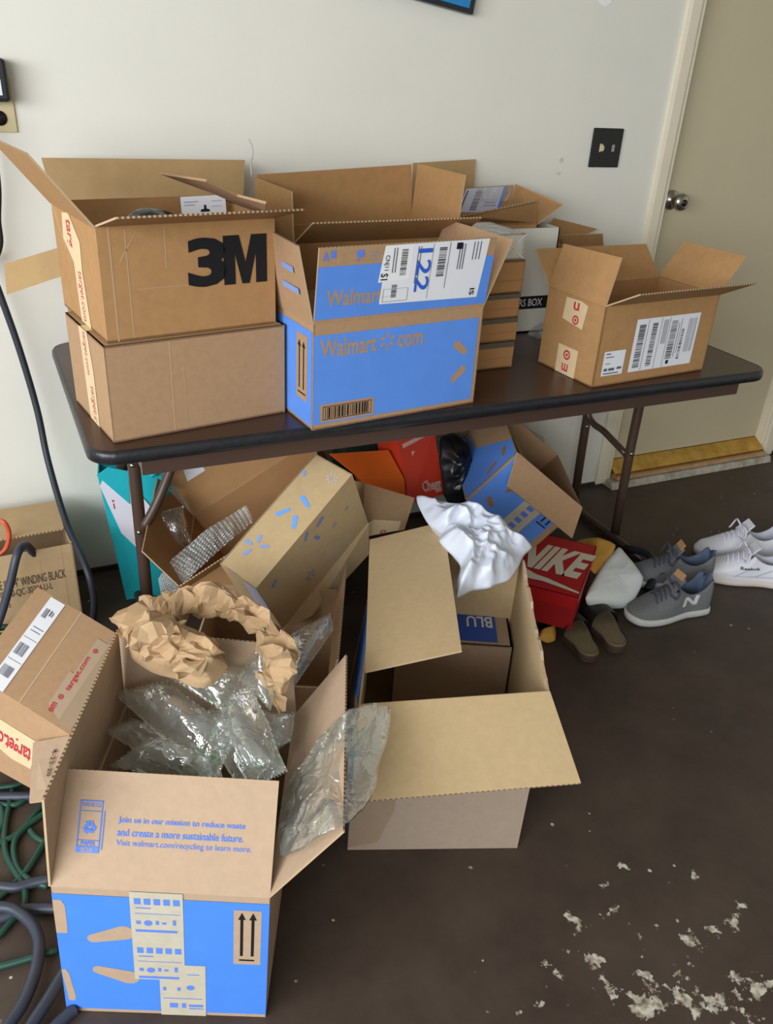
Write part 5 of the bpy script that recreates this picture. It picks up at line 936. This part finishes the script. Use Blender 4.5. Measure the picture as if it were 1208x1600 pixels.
r, P, up = shoe('leather_sneaker', 'white leather sneaker with small dark side lettering, front of the white pair', (.765, -.665, .001), (1.015, -.82, .001), WL, WS, WLN, WLC, 'white sneaker pair', width=.05)
for sg in (1, -1):
    side_decal(up, r, None, P, .62 if sg == 1 else .40, .40 if sg == 1 else .62, .062, .072, sg, BLACK, 'logo', 'Reebok', .02)
    side_decal(up, r, [[(.1, .2), (.9, .3), (.9, .33), (.1, .23)], [(.15, .2), (.35, .8), (.38, .8), (.18, .2)], [(.5, .25), (.75, .85), (.78, .85), (.53, .25)]], P, .25, .9, .03, .07, sg, STT, 'stitching')
r, P, up = shoe('leather_sneaker', 'white leather sneaker partly cut by the right photo edge', (.85, -.565, .001), (1.12, -.68, .001), WL, WS, WLN, WLC, 'white sneaker pair', width=.05)
def sandal(label, heel, toe):
    heel, toe = V3(heel), V3(toe); ax = toe-heel; L = ax.length; ax.normalize(); sd = V3((ax.y, -ax.x, 0)); rt = thing('sandal', label, 'sandal', heel, 'dark slip-on sandals')
    def P(s, x, z): return heel+ax*(s*L)+sd*x+V3((0, 0, z))
    def w(s): return (.030+.014*math.sin(max(0, s-.25)/.75*PI)**1)*math.sqrt(max(.02, 1-max(0, (.13-s)/.13)**2))*math.sqrt(max(.02, 1-max(0, (s-.85)/.15)**2))
    out = [.5-.5*math.cos(PI*k/24) for k in range(25)]; loop = [(s, w(s)) for s in out]+[(s, -w(s)) for s in out[::-1][1:-1]]; n = len(loop)
    def body(rings, nm, m):
        V = [P(.5+(s-.5)*k2, x*k, z) for k, k2, z in rings for s, x in loop]; F = [(a*n+i, a*n+(i+1) % n, (a+1)*n+(i+1) % n, (a+1)*n+i) for a in range(len(rings)-1) for i in range(n)]
        F += [tuple(range(n-1, -1, -1)), tuple((len(rings)-1)*n+i for i in range(n))]; return mk(nm, V, F, m, rt, smooth=False)
    body([(.97, .99, 0), (1.05, 1.02, .004), (1.05, 1.02, .022), (1.0, 1, .026)], 'sole', mat('brown_cork_sole', (66, 48, 38), .7))
    body([(1.0, 1, .0265), (.97, .985, .031), (.86, .95, .0285)], 'footbed', mat('tan_suede', (120, 106, 80), .9, var=.1, scale=40))
    V, F = [], []; ns, nj = 12, 14
    for i in range(ns+1):
        s = .42+.53*i/ns; h = .055-.030*(i/ns)
        for j in range(nj+1): a = PI*j/nj; V.append(P(s, 1.06*w(s)*math.cos(a), .02+h*math.sin(a)**.7))
    for i in range(ns):
        for j in range(nj): o = i*(nj+1)+j; F.append((o, o+1, o+nj+2, o+nj+1))
    mk('strap', V, F, mat('black_strap', (30, 28, 27), .6), rt, smooth=True)
sandal('dark sandal with tan footbed nearest the red shoe box', (.145, -.925, .001), (.19, -.69, .001)); sandal('dark sandal with tan footbed beside the grey N sneaker', (.245, -.918, .001), (.30, -.68, .001))
bb = thing('black_strap', 'black rubber strap curled on the floor by the table foot', 'strap', (.6, -.55, 0))
tube('strap_loop', [(.60, -.50, .04), (.62, -.57, .06), (.60, -.64, .055), (.56, -.68, .03), (.53, -.70, .015)], .014, mat('rubber_black', (26, 27, 31), .5), bb)
